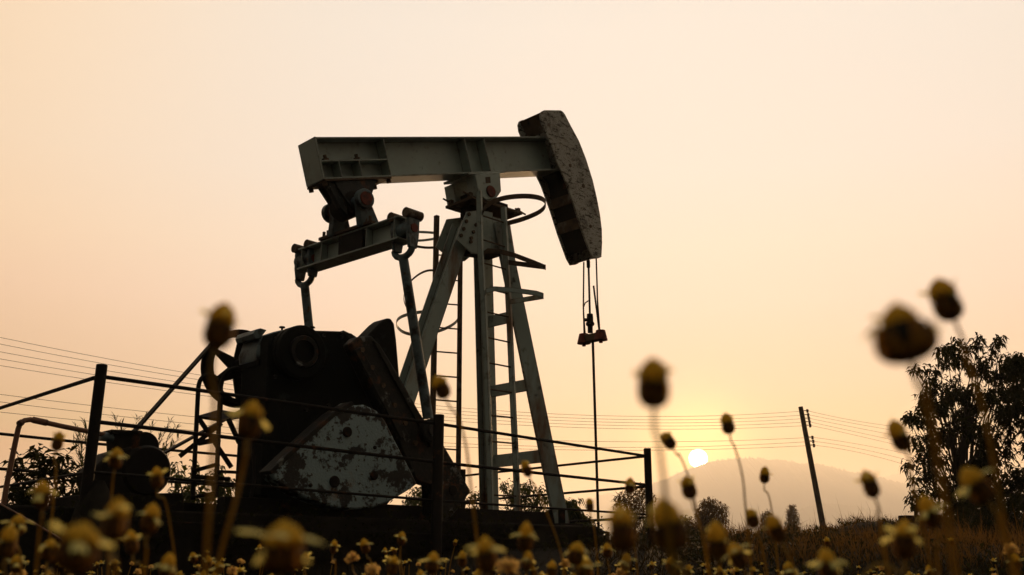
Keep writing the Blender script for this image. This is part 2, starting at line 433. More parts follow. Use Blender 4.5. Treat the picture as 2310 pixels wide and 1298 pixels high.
# ---- centre bearing (saddle)
sd = empty('saddle_bearing', (0, 0, 0), parent=pj)
c = Q(1098, 388, .20); s0 = (c - B0).dot(bu)
b = MB(); bb(b, s0 - .42, s0 + .30, -.26, .26, BH + .002, BH + .035); b.build('saddle_plate', M['paint'], sd, bevel=.004)
hp = QS([(1072, 394), (1128, 388), (1131, 432), (1120, 448), (1098, 452), (1080, 440)], .30)
MB().slab(hp, (0, .2, 0)).build('bearing_housing', M['paint'], sd, bevel=.01)
MB().slab([Vector((p.x, .16, p.z)) for p in hp], (0, .2, 0)).build('bearing_housing', M['paint'], sd, bevel=.01)
c = Q(1108, 432, .31)
MB().cyl(c + Vector((0, .0, 0)), c + Vector((0, .66, 0)), .085, 24).build('bearing_shaft', M['dark'], sd)
MB().cyl(c + Vector((0, -.012, 0)), c + Vector((0, .03, 0)), .078, 24).build('shaft_cap', M['red'], sd, bevel=.006)
c2 = c + Vector((0, .34, 0))
MB().box(c2 + Vector((0, 0, -.16)), (.34, .22, .34)).build('bearing_pedestal', M['dark'], sd, bevel=.01)
sl = QS([(1095, 400), (1106, 399), (1107, 413), (1096, 414)], .302)
MB().slab(sl, (0, .004, 0)).build('grease_plate', M['rustm'], sd)

# ---- samson post
sp = empty('samson_post', (0, 0, 0), parent=pj)
zt = Q(1090, 477, .0).z
tpx = Q(1090, 477, 0).x
b = MB(); b.box((tpx + .02, 0, zt + .02), (.95, .56, .04)); b.build('top_plate', M['rustm'], sp, bevel=.005)
b = MB(); b.box((tpx + .02, 0, zt + .09), (.6, .34, .10)); b.build('bearing_base', M['dark'], sp, bevel=.01)
for sx, sy in ((-.44, -.2), (-.44, .2), (.46, -.2), (.46, .2)):
    q = Vector((tpx + .02 + sx, sy, zt + .075))
    MB().cyl(q + Vector((-.14 if sx < 0 else -.05, 0, .02)), q + Vector((.06 if sx < 0 else .15, 0, -.02)), .013, 8).build('adjusting_bolt', M['rustm'], sp)
    MB().box(q, (.05, .06, .07)).build('bolt_lug', M['rustm'], sp, bevel=.004)
def channel(name, a, bq, wd, dp, out, mat_, par):   # steel H section from a to bq; 'out' = flange facing direction
    a, bq, out = Vector(a), Vector(bq), Vector(out); d = (bq - a).normalized()
    x = d.cross(out).normalized(); y = x.cross(d).normalized(); L_ = (bq - a).length; c = (a + bq) / 2
    m = MB(); th = .016
    m.box(c + y * (dp / 2 - th / 2), (wd, th, L_), x, y, d)
    m.box(c - y * (dp / 2 - th / 2), (wd, th, L_), x, y, d)
    m.box(c, (th, dp - 2 * th, L_), x, y, d)
    return m.build(name, mat_, par, bevel=.003)
rt, rm = Q(1043, 510, 0), Q(932, 838, 0)
d = (rm - rt); rb = rt + d * ((rt.z - PAD) / -d.z)
channel('leg', rt, rb, .20, .22, (0, -1, 0), M['legs'], sp)
channel('leg', rt + Vector((0, .0, 0)) + Vector((.0, 0, .0)) + Vector((.085, 0, -.05)), rb + Vector((.085, 0, 0)), .085, .13, (0, -1, 0), M['legs'], sp)
nb = Q(1268, 1188, .72); nb.z = PAD
ntp = Q(1128, 505, .20)
fb = Q(1105, 1180, -.72); fb.z = PAD
ftp = Q(1089, 560, -.18)
channel('leg', ntp, nb, .19, .19, (-.6, -.75, 0), M['legs'], sp)
channel('leg', ftp + (ftp - fb) * .06, fb, .19, .19, (0, -1, 0), M['legs'], sp)
for q in (nb, fb, rb):
    b = MB(); b.box((q.x, q.y, PAD + .02), (.42, .36, .04)); b.box((q.x - .1, q.y, PAD + .12), (.012, .3, .2)); b.build('foot_plate', M['dark'], sp, bevel=.004)
for (fx, fy, nx_, ny_, hgt) in ((1110, 730, 1158, 713, .16), (1111, 886, 1190, 868, .16), (1115, 1042, 1226, 1030, .17)):
    kf = (ftp.z - Q(fx, fy, -.5).z) / (ftp.z - fb.z); kn = (ntp.z - Q(nx_, ny_, .5).z) / (ntp.z - nb.z)
    pf, pn = ftp.lerp(fb, kf), ntp.lerp(nb, kn)
    pn.z = pf.z = (pf.z + pn.z) / 2
    b = MB(); b.bar(pf, pn, .03, hgt); b.bar(pf + Vector((.05, 0, hgt / 2 - .01)), pn + Vector((.05, 0, hgt / 2 - .01)), .10, .014)
    b.build('cross_brace', M['legs'], sp, bevel=.004)
gp = QS([(1053, 478), (1085, 474), (1112, 480), (1110, 562), (1094, 575), (1064, 572), (1029, 541)], .215)
gs = MB().slab(gp, (0, .016, 0)).build('gusset_plate', M['paint'], sp, bevel=.003)
MB().slab([Vector((p.x, .2, p.z)) for p in gp], (0, .016, 0)).build('gusset_plate', M['paint'], sp, bevel=.003)
for x, y in ((1057, 484), (1051, 500), (1045, 517), (1039, 532), (1073, 508), (1067, 524), (1062, 538), (1061, 546)):
    c = Q(x, y, .215); MB().cyl(c + Vector((0, -.022, 0)), c, .026, 8).build('bolt', M['rustm'], gs)
gp2 = QS([(1083, 480), (1150, 500), (1163, 580), (1108, 566), (1085, 545)], .205)
MB().slab(gp2, (0, .012, 0)).build('gusset_plate', M['legs'], sp, bevel=.003)
b = MB(); q1, q2 = Q(1066, 563, .1), Q(1125, 572, .1); b.bar(q1 + Vector((0, .06, 0)), q2 + Vector((0, .06, 0)), .3, .10); b.build('top_tie', M['dark'], sp, bevel=.004)

# ---- ladders
ld = empty('ladder', (0, 0, 0), parent=pj)
def lt(y): return .36 + .20 * (y - 430) / 760
LR = [(1081, 432), (1084, 570), (1092, 700), (1098, 850), (1103, 1000), (1109, 1186)]
RL = [(1136, 468), (1141, 560), (1149, 715), (1156, 880), (1163, 1030), (1169, 1188)]
for rail in (LR, RL):
    b = MB(); pts = [Q(x, y, lt(y)) for x, y in rail]; pts[-1].z = PAD
    b.strip(pts, (.012, -.075, 0), .045); b.build('rail', M['legs'], ld, bevel=.003)
for (x0, y0, x1, y1) in ((1086, 486, 1138, 503), (1086, 540, 1141, 558), (1088, 593, 1142, 608), (1092, 650, 1145, 663), (1093, 703, 1149, 716), (1096, 761, 1151, 773), (1098, 818, 1154, 829), (1101, 878, 1157, 886),
                         (1103, 937, 1159, 943), (1105, 996, 1162, 1001), (1107, 1056, 1165, 1060), (1108, 1117, 1167, 1120)):
    b = MB(); b.cyl(Q(x0, y0, lt(y0)), Q(x1, y1, lt(y1)), .011, 8); b.build('rung', M['rustm'], ld)
def hoop(par, pts, mm, wd=.05, sm=True):
    pts = [Vector(p) for p in pts]
    if sm:
        for _ in range(3):
            q = [pts[0]]
            for a, c in zip(pts[:-1], pts[1:]): q += [a.lerp(c, .25), a.lerp(c, .75)]
            pts = q + [pts[-1]]
    MB().strip(pts, (0, 0, wd), .008).build('cage_hoop', mm, par, smooth=60)
def hp_(lst): return [Q(x, y, t) for x, y, t in lst]
hoop(ld, hp_([(1087, 487, .37), (1093, 466, .50), (1128, 447, .78), (1190, 441, 1.06), (1233, 450, 1.12), (1228, 474, .86), (1184, 494, .58), (1141, 505, .38)]), M['rustm'], .068)
hoop(ld, hp_([(1089, 574, .40), (1100, 566, .48), (1128, 568, .56), (1160, 576, .72), (1205, 593, .95), (1231, 604, 1.06)]) + hp_([(1231, 603, 1.06), (1190, 598, .8), (1144, 592, .41)]), M['rustm'], .068, False)
hoop(ld, hp_([(1092, 672, .42), (1096, 657, .48), (1115, 652, .55), (1160, 655, .75), (1210, 662, 1.0), (1226, 667, 1.08), (1226, 669, 1.08), (1190, 675, .8), (1147, 682, .43)]), M['legs'], .068, False)

l2 = empty('ladder', (0, 0, 0), parent=pj)
T2 = -.62
for x0, y0, x1, y1 in ((985, 487, 976, 945), (1038, 560, 1034, 1060)):
    a, c = Q(x0, y0, T2), Q(x1, y1, T2); a = Vector((c.x, c.y, a.z)).lerp(a, .8); e = c + (c - a) * ((c.z - PAD) / (a.z - c.z)); 
    b = MB(); b.bar(a, e, .06 if x0 < 1000 else .045, .06, (0, -1, 0)); b.build('rail', M['rustm'], l2, bevel=.003)
for k in range(12):
    y0 = 575 + k * 54.5; a, c = Q(984 - (y0 - 487) * .02, y0, T2), Q(1036, y0 + 4.5, T2)
    b = MB(); b.cyl(a, c, .011, 8); b.build('rung', M['rustm'], l2)
hoop(l2, hp_([(984, 526, T2), (958, 524, T2 - .15), (925, 523, T2 - .4), (905, 530, T2 - .7), (930, 545, T2 - .6), (980, 540, T2 - .5), (1010, 530, T2 - .2), (1036, 530, T2)]), M['legs'], .035)
hoop(l2, hp_([(938, 556, T2 - .1), (965, 560, T2 - .1), (1000, 557, T2), (1036, 545, T2)]), M['rustm'], .035)
hoop(l2, hp_([(986, 612, T2), (968, 609, T2 - .1), (945, 618, T2 - .3), (920, 640, T2 - .45), (909, 668, T2 - .5), (914, 690, T2 - .45), (925, 706, T2 - .4)]), M['rustm'], .03)
hoop(l2, hp_([(978, 702, T2), (930, 706, T2 - .2), (896, 718, T2 - .5), (893, 736, T2 - .75), (912, 753, T2 - .9), (952, 757, T2 - .8), (1000, 745, T2 - .5), (1030, 728, T2 - .15), (1036, 712, T2)]), M['legs'], .045)

# ---- equalizer and its bearing
eq = empty('equalizer', (0, 0, 0), parent=pj)
ea, eb = Q(688, 590, -.95), Q(915, 517, .95)
ex = (eb - ea).normalized(); ez = Vector((0, 0, 1)); ey = ez.cross(ex).normalized()
EL = (eb - ea).length; ec = (ea + eb) / 2; EH = .285
b = MB()
for sgn in (-1, 1):
    b.box(ec + ez * sgn * (EH / 2 - .012), (EL, .24, .024), ex, ey, ez)
b.box(ec, (EL, .024, EH - .048), ex, ey, ez)
eqb = b.build('cross_beam', M['paint'], eq, bevel=.004)
for q in (-.46, -.25, .02, .20, .46):
    c = ec + ex * q * EL
    for sg in (-1, 1):
        MB().box(c + ey * sg * .064, (.014, .10, EH - .05), ex, ey, ez).build('stiffener', M['paint'], eqb)
MB().box(ec - ey * .07 + ex * .05 * EL, (.45, .10, EH - .05), ex, ey, ez).build('centre_box', M['dark'], eqb, bevel=.004)
def clevis(c, sgn):                  # forked hanger over the end of the cross beam, with its pin
    m = empty('end_bracket', (0, 0, 0), parent=eq)
    for sg in (-1, 1):
        pl = [(-.07, .20), (.07, .20), (.09, .10), (.085, -.10), (.06, -.24), (-.06, -.24), (-.085, -.10), (-.09, .10)]
        cc = c + ex * sg * .13
        MB().slab([cc + ey * x + ez * zz_ for x, zz_ in pl], ex * .045).build('fork_plate', M['blue'], m, bevel=.012)
        MB().cyl(cc + ey * .12 + ez * .17 + ex * .02, cc - ey * .12 + ez * .17 + ex * .02, .06, 14).build('clamp_bolt', M['rustm'], m)
        MB().cyl(cc + ex * -.01, cc + ex * .06, .052, 16).build('pin_cap', M['red'], m)
    MB().cyl(c - ex * .13, c + ex * .15, .095, 18).build('pin', M['blue'], m)
    MB().tube([c + ex * .15 * math.cos(a) - ez * (.22 + .10 * math.sin(a)) for a in np.linspace(0, PI, 9)], .04, 10).build('hanger_yoke', M['blue'], m)
    return c - ez * .33
ca = clevis(ea + ex * .02, -1)
cb = clevis(eb - ex * .03 - ez * .02, 1)
eqr = empty('equalizer_bearing', (0, 0, 0), parent=pj)
ctr = Q(790, 462, 0.1)
MB().cyl(ctr + Vector((-.02, -.36, -.02)), ctr + Vector((-.02, .40, -.02)), .075, 20).build('cross_shaft', M['blue'], eqr)
for yy, mm in ((-.36, 'blue'), (.34, 'blue')):
    cc = ctr + Vector((-.02, yy, -.02))
    MB().cyl(cc, cc + Vector((0, .08, 0)), .125, 22).build('bearing_ring', M[mm], eqr, bevel=.01)
    MB().cyl(cc + Vector((0, -.012, 0)), cc + Vector((0, .03, 0)), .085, 20).build('bearing_cap', M['red'], eqr, bevel=.004)
MB().cyl(ctr + Vector((-.02, -.15, -.02)), ctr + Vector((-.02, .2, -.02)), .16, 24).build('bearing_barrel', M['dark'], eqr, bevel=.02)
top = B0 + bu * .5 - bn * (BH + .03)
for sy in (-1, 1):
    pl = [top + bu * -.36 + Vector((0, sy * .13, 0)), top + bu * .30 + Vector((0, sy * .13, 0)), ctr + Vector((.13, sy * .13, -.06)), ctr + Vector((.02, sy * .13, -.17)), ctr + Vector((-.15, sy * .13, -.06))]
    MB().slab(pl, (0, .05 * sy, 0)).build('hanger_plate', M['crank'], eqr, bevel=.01)
MB().slab([top + bu * -.45 - bt * .16, top + bu * -.25 - bt * .16, ctr + Vector((-.12, -.16, -.22)), ctr + Vector((-.24, -.16, -.14))], (0, .09, 0)).build('diagonal_web', M['crank'], eqr, bevel=.01)
et = ec + ez * (EH / 2)
for sgx, wd in ((-.30, .17), (.26, .17)):
    c = et + ex * sgx + ey * 0
    tp = ctr + Vector((-.02, -sgx * .9, -.05))
    MB().slab([c - ey * .17, c + ey * .17, tp + Vector((.09, 0, 0)), tp + Vector((-.09, 0, 0))], ex * .10).build('pedestal_leg', M['blue'], eqr, bevel=.012)
MB().box(et + ez * .02, (1.0, .30, .04), ex, ey, ez).build('pedestal_base', M['rustm'], eqr, bevel=.006)
for qx in (-.44, -.36, .36, .44):
    for qy in (-.11, .11):
        c = et + ex * qx + ey * qy + ez * .04
        MB().cyl(c, c + ez * .07, .02, 8).build('bolt', M['rustm'], eqr)
for qx in (.02, .2, .55, .8, 1.0):
    for sy in (-.15, .15):
        c = B0 + bu * qx + bt * sy - bn * (BH + .03)
        MB().cyl(c, c - bn * .045, .03, 8).build('bolt', M['rustm'], eqr)

# ---- pitman arms
pnb = Q(966, 945, .95)
MB().tube([cb + ez * .02, pnb], [.056, .060], 16).build('pitman_arm', M['blue'], pj)
fnb = Q(722, 985, -.95)
MB().tube([ca + ez * .02, fnb], [.056, .058], 16).build('pitman_arm', M['blue'], pj)

# ---- cranks and counterweights
ck = empty('crank', (0, 0, 0), parent=pj)
arm = QS([(792, 775), (806, 760), (838, 757), (858, 778), (900, 846), (948, 932), (988, 990), (992, 1070), (972, 1096), (940, 1085), (900, 1000), (850, 900)], .90)
MB().slab(arm, (0, .17, 0)).build('crank_arm', M['crank'], ck, bevel=.02)
fl = QS([(800, 790), (815, 783), (925, 985), (905, 990)], .925)
MB().slab(fl, (0, .03, 0)).build('crank_rib', M['crank'], ck, bevel=.01)
fl = QS([(842, 768), (856, 776), (985, 1000), (972, 1010)], .925)
MB().slab(fl, (0, .03, 0)).build('crank_rib', M['crank'], ck, bevel=.01)
pc = Q(970, 972, .95)
MB().cyl(pc + Vector((0, -.05, 0)), pc + Vector((0, .12, 0)), .13, 24).build('wrist_pin', M['crank'], ck, bevel=.012)
MB().cyl(pc + Vector((0, -.075, 0)), pc + Vector((0, -.04, 0)), .07, 20).build('pin_cover', M['weight'], ck, bevel=.008)
sec = QS([(612, 1068), (640, 1040), (700, 985), (752, 940), (792, 915), (822, 913), (850, 926), (870, 950), (892, 995), (922, 1052), (942, 1092), (926, 1104), (880, 1132), (845, 1145), (800, 1150),
          (755, 1146), (715, 1134), (670, 1115), (640, 1098), (620, 1082)], 1.10)
rim_wear(M['weight'], tuple(Q(790, 1050, 1.10)), .35, .85)
cw = MB().slab(sec, (0, .20, 0)).build('counterweight', M['weight'], ck, bevel=.02)
for x, y, r in ((783, 975, .055), (754, 1087, .06), (843, 1073, .05), (845, 1010, .02), (700, 1095, .02)):
    c = Q(x, y, 1.10)
    MB().cyl(c + Vector((0, -.02, 0)), c + Vector((0, .02, 0)), r, 18).build('bolt_recess', M['dark'], cw, bevel=.01)
rim = QS([(610, 1062), (640, 1033), (700, 977), (752, 931), (795, 905), (800, 913), (756, 940), (705, 986), (645, 1042), (614, 1070)], 1.11)
MB().slab(rim, (0, .22, 0)).build('weight_flange', M['crank'], cw, bevel=.006)
tri = QS([(972, 985), (1001, 1003), (1030, 1052), (1063, 1108), (1040, 1142), (1015, 1172), (995, 1177), (975, 1160)], .86)
c2w = MB().slab(tri, (0, .2, 0)).build('counterweight', M['crank'], ck, bevel=.02)
c = Q(1021, 1107, .86); MB().cyl(c + Vector((0, -.02, 0)), c + Vector((0, .02, 0)), .06, 18).build('bolt_recess', M['dark'], c2w, bevel=.01)
fin = QS([(818, 770), (859, 728), (872, 718), (882, 718), (890, 730), (895, 768), (901, 840), (903, 862), (890, 880), (850, 850)], .66)
MB().slab(fin, (0, .26, 0)).build('counterweight', M['oily'], ck, bevel=.02)
ck2 = empty('crank', (0, 0, 0), parent=pj)
MB().slab([Vector((p.x - .05, .85, p.z - .08)) for p in arm], (0, .15, 0)).build('crank_arm', M['crank'], ck2, bevel=.02)
MB().cyl(fnb + Vector((0, -.14, 0)), fnb + Vector((0, .06, 0)), .11, 20).build('wrist_pin', M['crank'], ck2, bevel=.012)

# ---- gearbox and pedestal
gb = empty('gearbox', (0, 0, 0), parent=pj)
body = QS([(606, 800), (608, 768), (614, 752), (640, 746), (700, 745), (770, 747), (795, 752), (815, 768), (840, 800), (875, 860), (920, 930), (938, 990), (930, 1060), (870, 1110), (700, 1130), (590, 1120), (596, 1000), (602, 900)], .48)
MB().slab(body, (0, .58, 0)).build('gear_case', M['oily'], gb, bevel=.025)
lid = QS([(536, 806), (547, 772), (575, 762), (600, 756), (612, 800), (600, 816), (538, 830)], -.12)
MB().slab(lid, (0, -.42, 0)).build('shaft_housing', M['blue'], gb, bevel=.03)
lip = QS([(530, 766), (535, 757), (546, 754), (560, 758), (552, 768), (543, 778), (534, 777)], -.11)
MB().slab(lip, (0, -.40, 0)).build('housing_lip', M['blue'], gb, bevel=.006)
low = QS([(540, 826), (620, 818), (640, 1000), (560, 1000), (548, 905)], -.13)
MB().slab(low, (0, -.38, 0)).build('case_end', M['oily'], gb, bevel=.02)
flg = QS([(536, 824), (612, 814), (612, 826), (536, 838)], -.14)
MB().slab(flg, (0, -.45, 0)).build('case_flange', M['oily'], gb, bevel=.008)
dc = Q(672, 797, .55)
MB().lathe([(0, .0), (.20, .0), (.20, -.015), (.275, -.015), (.29, .0), (.29, .06), (.275, .075), (.275, .09), (.29, .1), (.29, .16), (0, .16)], dc + Vector((0, -.10, 0)), (0, 1, 0), 40).build('brake_drum', M['oily'], gb, smooth=30)
MB().lathe([(.125, -.02), (.125, -.045), (.165, -.045), (.175, -.03), (.175, -.005), (.125, -.02)], dc + Vector((0, -.10, 0)), (0, 1, 0), 24).build('hub_ring', M['crank'], gb, smooth=40)
MB().cyl(dc + Vector((0, -.115, 0)), dc + Vector((0, 0, 0)), .10, 24).build('hub', M['oily'], gb)
for x in (636, 704):
    c = Q(x, 746, .1); MB().lathe([(.012, 0), (.012, .03), (.035, .03), (.03, .045), (0, .05)], c, (0, 0, 1), 12).build('breather_cap', M['dark'], gb)
cv = QS([(775, 745), (800, 757), (818, 772), (810, 778), (790, 766), (772, 753)], .50)
MB().slab(cv, (0, .6, 0)).build('cover_flange', M['crank'], gb, bevel=.008)
ped = QS([(640, 905), (660, 1000), (930, 1040), (900, 1110), (865, 1150), (862, 1215), (592, 1215), (606, 1120)], .5)
for p in ped: p.z = max(p.z, PAD)
MB().slab(ped, (0, .60, 0)).build('pedestal', M['oily'], pj, bevel=.02)
sk = MB(); sk.box((1.2, -.62, PAD + .09), (4.6, .16, .18)); sk.build('skid_rail', M['dark'], pj, bevel=.006)
sk = MB(); sk.box((1.2, .62, PAD + .09), (4.6, .16, .18)); sk.build('skid_rail', M['dark'], pj, bevel=.006)

for x, y in ((622, 764), (650, 757), (690, 756), (730, 757), (770, 760), (800, 775), (826, 806), (850, 845), (620, 850), (640, 905), (690, 925), (740, 915)):
    c = Q(x, y, .482); MB().cyl(c + Vector((0, -.025, 0)), c + Vector((0, .02, 0)), .022, 6).build('case_bolt', M['crank'], gb)
MB().tube([Q(585, 900, .3), Q(570, 1000, .45), Q(575, 1080, .5), Q(560, 1150, .55)], .018, 8).build('oil_hose', M['dark'], gb)
for x, y in ((815, 790), (838, 830), (862, 870), (888, 915), (912, 955), (935, 1000)):
    c = Q(x, y, .902); MB().cyl(c + Vector((0, -.03, 0)), c + Vector((0, .02, 0)), .03, 6).build('crank_bolt', M['rustm'], ck)

# ---- sheave and belt
sh = empty('sheave', (0, 0, 0), parent=pj)
TS = -.62
scn = Q(541, 832, TS); top_ = Q(541, 746, TS); SR = top_.z - scn.z
ax = Vector((0, 1, 0))
prof = [(SR * .84, -.09), (SR * .97, -.09), (SR, -.08), (SR * .965, -.055), (SR, -.03), (SR * .965, 0), (SR, .03), (SR * .965, .055), (SR, .08), (SR * .97, .09), (SR * .84, .09), (SR * .84, -.09)]
MB().lathe(prof, scn, ax, 56).build('wheel_rim', M['dark'], sh, smooth=25)
for k in range(6):
    a = R(32 + 60 * k); e1 = Vector((math.cos(a), 0, math.sin(a))); e2 = Vector((-math.sin(a), 0, math.cos(a)))
    MB().slab([scn + e1 * .06 + e2 * .085, scn + e1 * SR * .86 + e2 * .022, scn + e1 * SR * .86 - e2 * .022, scn + e1 * .06 - e2 * .085], (0, .03, 0)).build('spoke', M['dark'], sh, bevel=.006)
MB().cyl(scn - ax * .12, scn + ax * .10, .11, 20).build('hub', M['dark'], sh, bevel=.01)
mc = Q(318, 1010, TS); MR = .17
bd = (scn - mc).normalized(); bp = Vector((-bd.z, 0, bd.x))
if bp.z < 0: bp = -bp
bt_ = MB()
lp = []
for k in range(25):
    a = -PI / 2 - .12 + (PI + .24) * k / 24; lp.append(scn + (bd * math.cos(a) + bp * math.sin(a)) * SR * .985)
for k in range(15):
    a = PI / 2 + .12 + (PI - .24) * k / 14; lp.append(mc + (bd * math.cos(a) + bp * math.sin(a)) * MR)
lp.append(lp[0])
bt_.strip(lp, (0, .12, 0), .022); bt_.build('drive_belt', M['dark'], pj, smooth=40)

# ---- bridle, carrier bar, polished rod
br = empty('bridle', (0, 0, 0), parent=pj)
rx = 5.06
def K(x, y, t=0): return Q(x, y, t)
def wl(name, pts, r, m='dark', par=br): return MB().tube(pts, r, 8).build(name, M[m], par)
wl('wire_rope', [K(1317, 592, -.13), K(1316, 690, -.13), K(1318, 765, -.13)], .012)
wl('wire_rope', [K(1345, 582, .14), K(1348, 680, .14), K(1353, 750, .14)], .012)
wl('rope_tail', [K(1339, 645, .13), K(1346, 700, .14), K(1352, 748, .14)], .014)
wl('rope_tail', [K(1327, 679, -.1), K(1320, 684, -.12), K(1316, 695, -.13), K(1321, 765, -.11)], .010)
wl('hanger_rod', [K(1327, 584), K(1328, 610), K(1331, 720)], .016)
wl('hanger_rod', [K(1327, 588), K(1327.5, 604)], .028)
cbx = K(1336, 763)
MB().bar(cbx + Vector((0, .22, 0)), cbx - Vector((0, .22, 0)), .12, .12).build('carrier_bar', M['rustm'], br, bevel=.015)
for t in (-.17, .17):
    c = K(1336, 763, 0) + Vector((0, -t, 0))
    MB().lathe([(0, .09), (.07, .09), (.105, -.06), (.03, -.06), (.028, -.10), (0, -.10)], c, (0, 0, 1), 14).build('rope_socket', M['red'], br)
c = K(1331, 722); MB().lathe([(0, .09), (.045, .09), (.05, .05), (.05, -.03), (.065, -.05), (.065, -.08), (.04, -.1), (.04, -.2), (0, -.2)], c, (0, 0, 1), 14).build('rod_clamp', M['dark'], br)
MB().cyl(c + Vector((-.1, .03, -.01)), c + Vector((.03, 0, 0)), .025, 10).build('clamp_bolt', M['dark'], br)
pr = K(1337, 760); pr2 = K(1351, 1215); pr2.z = .66
MB().tube([pr, pr2], .020, 10).build('polished_rod', M['dark'], pj)

# ------------------------------------------------------------------ wellhead
wp = O + U * pr2.x - RR * pr2.y * 1.0
wc = Vector((O + U * pr2.x)); gh = gz(wc.x, wc.y)
wh = tag(empty('wellhead', (wc.x, wc.y, gh - .05), TH), 'small dark wellhead with side handles below the thin polished rod', 'wellhead')
zt = .80 - (gh - .05)
MB().lathe([(.14, 0), (.14, .05), (.075, .05), (.075, zt - .16), (.11, zt - .16), (.11, zt - .12), (.075, zt - .12), (.07, zt - .03), (.09, zt - .02), (.085, zt), (.03, zt + .03), (.022, zt + .03)], (0, 0, 0), (0, 0, 1), 20).build('casing', M['dark'], wh)
for sg in (-1, 1):
    MB().tube([Vector((0, sg * .07, zt - .03)), Vector((0, sg * .15, zt - .02)), Vector((0, sg * .18, zt - .07)), Vector((0, sg * .14, zt - .12)), Vector((0, sg * .07, zt - .13))], .016, 8).build('handle', M['dark'], wh)

# ------------------------------------------------------------------ motor
mo = tag(empty('electric_motor', O + U * -1.3 - RR * -.1 * 0 + Vector((0, 0, PAD)), TH), 'dark drum shaped motor with a square box on top beside the leaning fence post', 'motor')
def mq(x, y, t): return Q(x, y, t) - Vector((-1.3, 0, PAD))
c = mq(333, 1062, -.30)
rM = mq(333, 1004, -.30).z - c.z
MB().lathe([(0, -.02), (rM * .9, -.02), (rM, .02), (rM, .42), (rM * .8, .50), (0, .50)], c, (0, 1, 0), 36).build('motor_drum', M['dark'], mo, bevel=.0)
MB().slab([mq(x, y, -.32) for x, y in ((205, 1065), (250, 1020), (300, 1006), (320, 1120), (215, 1120))], (0, .4, 0)).build('motor_body', M['dark'], mo, bevel=.03)
MB().slab([mq(x, y, -.35) for x, y in ((257, 972), (318, 975), (316, 1004), (312, 1022), (260, 1022))], (0, .22, 0)).build('junction_box', M['dark'], mo, bevel=.012)
MB().slab([mq(x, y, -.33) for x, y in ((251, 969), (322, 972), (322, 980), (251, 978))], (0, .26, 0)).build('box_lid', M['dark'], mo, bevel=.006)
MB().tube([mq(225, 985, -.4), mq(258, 988, -.4)], .045, 12).build('cable_gland', M['blue'], mo)
MB().cyl(mc - Vector((-1.3, 0, PAD)) - ax * .09, mc - Vector((-1.3, 0, PAD)) + ax * .09, MR - .012, 24).build('pulley', M['dark'], mo)
MB().slab([mq(x, y, -.3) for x, y in ((180, 1116), (415, 1112), (415, 1172), (180, 1172))], (0, .7, 0)).build('motor_base', M['dark'], mo, bevel=.015)

# ------------------------------------------------------------------ access steps with hoop handrails
ac = tag(empty('access_stairs', O + U * -.9 + Vector((0, 0, PAD)), TH), 'narrow steel steps with two arched handrails and cross bracing left of the gearbox', 'stairs')
def aq(x, y, t): return Q(x, y, t) - Vector((-.9, 0, PAD))
def arch(pts, t, r=.026):
    p = [aq(x, y, t) for x, y in pts]
    for _ in range(2):
        q = [p[0]]
        for a, e in zip(p[:-1], p[1:]): q += [a.lerp(e, .25), a.lerp(e, .75)]
        p = q + [p[-1]]
    MB().tube(p, r, 8).build('handrail', M['dark'], ac)
arch([(435, 1128), (441, 1000), (446, 900), (448, 862), (462, 846), (482, 847), (496, 862), (499, 885), (497, 930)], -.35)
arch([(487, 1122), (492, 1000), (496, 900), (499, 860), (512, 837), (536, 830), (548, 838), (560, 870), (560, 940)], -.10)
def abar(name, x0, y0, t0, x1, y1, t1, wd=.04, ht=.04): MB().bar(aq(x0, y0, t0), aq(x1, y1, t1), wd, ht).build(name, M['dark'], ac, bevel=.003)
pf = [aq(446, 938, -.35), aq(495, 924, -.75), aq(560, 936, -.60), aq(500, 946, -.15)]
MB().slab(pf, (0, 0, -.03)).build('platform', M['dark'], ac)
abar('cross_brace', 449, 945, -.35, 522, 1055, -.2, .03, .05); abar('cross_brace', 500, 955, -.3, 405, 1030, -.45, .03, .05)
abar('cross_brace', 515, 945, -.2, 540, 1000, -.2, .03, .05); abar('cross_brace', 445, 1000, -.35, 492, 990, -.1, .03, .04)
abar('step', 440, 1062, -.35, 490, 1048, -.10, .10, .02); abar('step', 438, 1076, -.35, 520, 1082, -.15, .10, .04)
abar('step', 437, 1122, -.35, 487, 1112, -.10, .10, .02); abar('step', 490, 1064, -.1, 535, 1066, .1, .06, .03); abar('step', 443, 1003, -.35, 492, 994, -.10, .10, .02)

# ------------------------------------------------------------------ fence
fe = tag(empty('pipe_fence', (0, 9, 0)), 'dark steel post and rail fence running round the pumpjack', 'fence')
FO = Vector((0, 9, 0))
def frail(a, b, r): MB().tube([a - FO, b - FO], r, 8).build('rail', M['dark'], fe)
A, Bm, C = (222, 8.3), (985, 10.69), (1457, 13.0)
ry = {'A': (849, 952, 1066, 1170), 'B': (956, 1043, 1130, 1206), 'C': (1029, 1094, 1161, 1238)}
def post(x0, ytop, Y, r, lean=0, sq=False):
    t = G(x0, ytop, Y); g_ = Vector((t.x + lean, t.y, gz(t.x, t.y) - .1))
    m = MB()
    if sq: m.bar(g_ - FO, t - FO, r * 1.8, r * 1.8)
    else: m.tube([g_ - FO, t - FO], r, 16)
    m.build('post', M['dark'], fe, bevel=.006)
    return t
post(230, 823, 8.3, .046, -.02)
post(990, 936, 10.69, .058)
post(1460, 1012, 13.0, .048, sq=True)
for k in range(4):
    rr = .0175 if k < 2 else (.013 if k == 2 else .006)
    a, b_, c = G(222 - k * 4, ry['A'][k], 8.3), G(985, ry['B'][k], 10.69), G(1457, ry['C'][k], 13.0)
    frail(a, b_, rr); frail(b_, c, rr)
e = G(212, 853, 8.3); V = Vector((-RR.x, -RR.y, 0))
dl = (G(0, 921, 10.2) - e) * 1.35
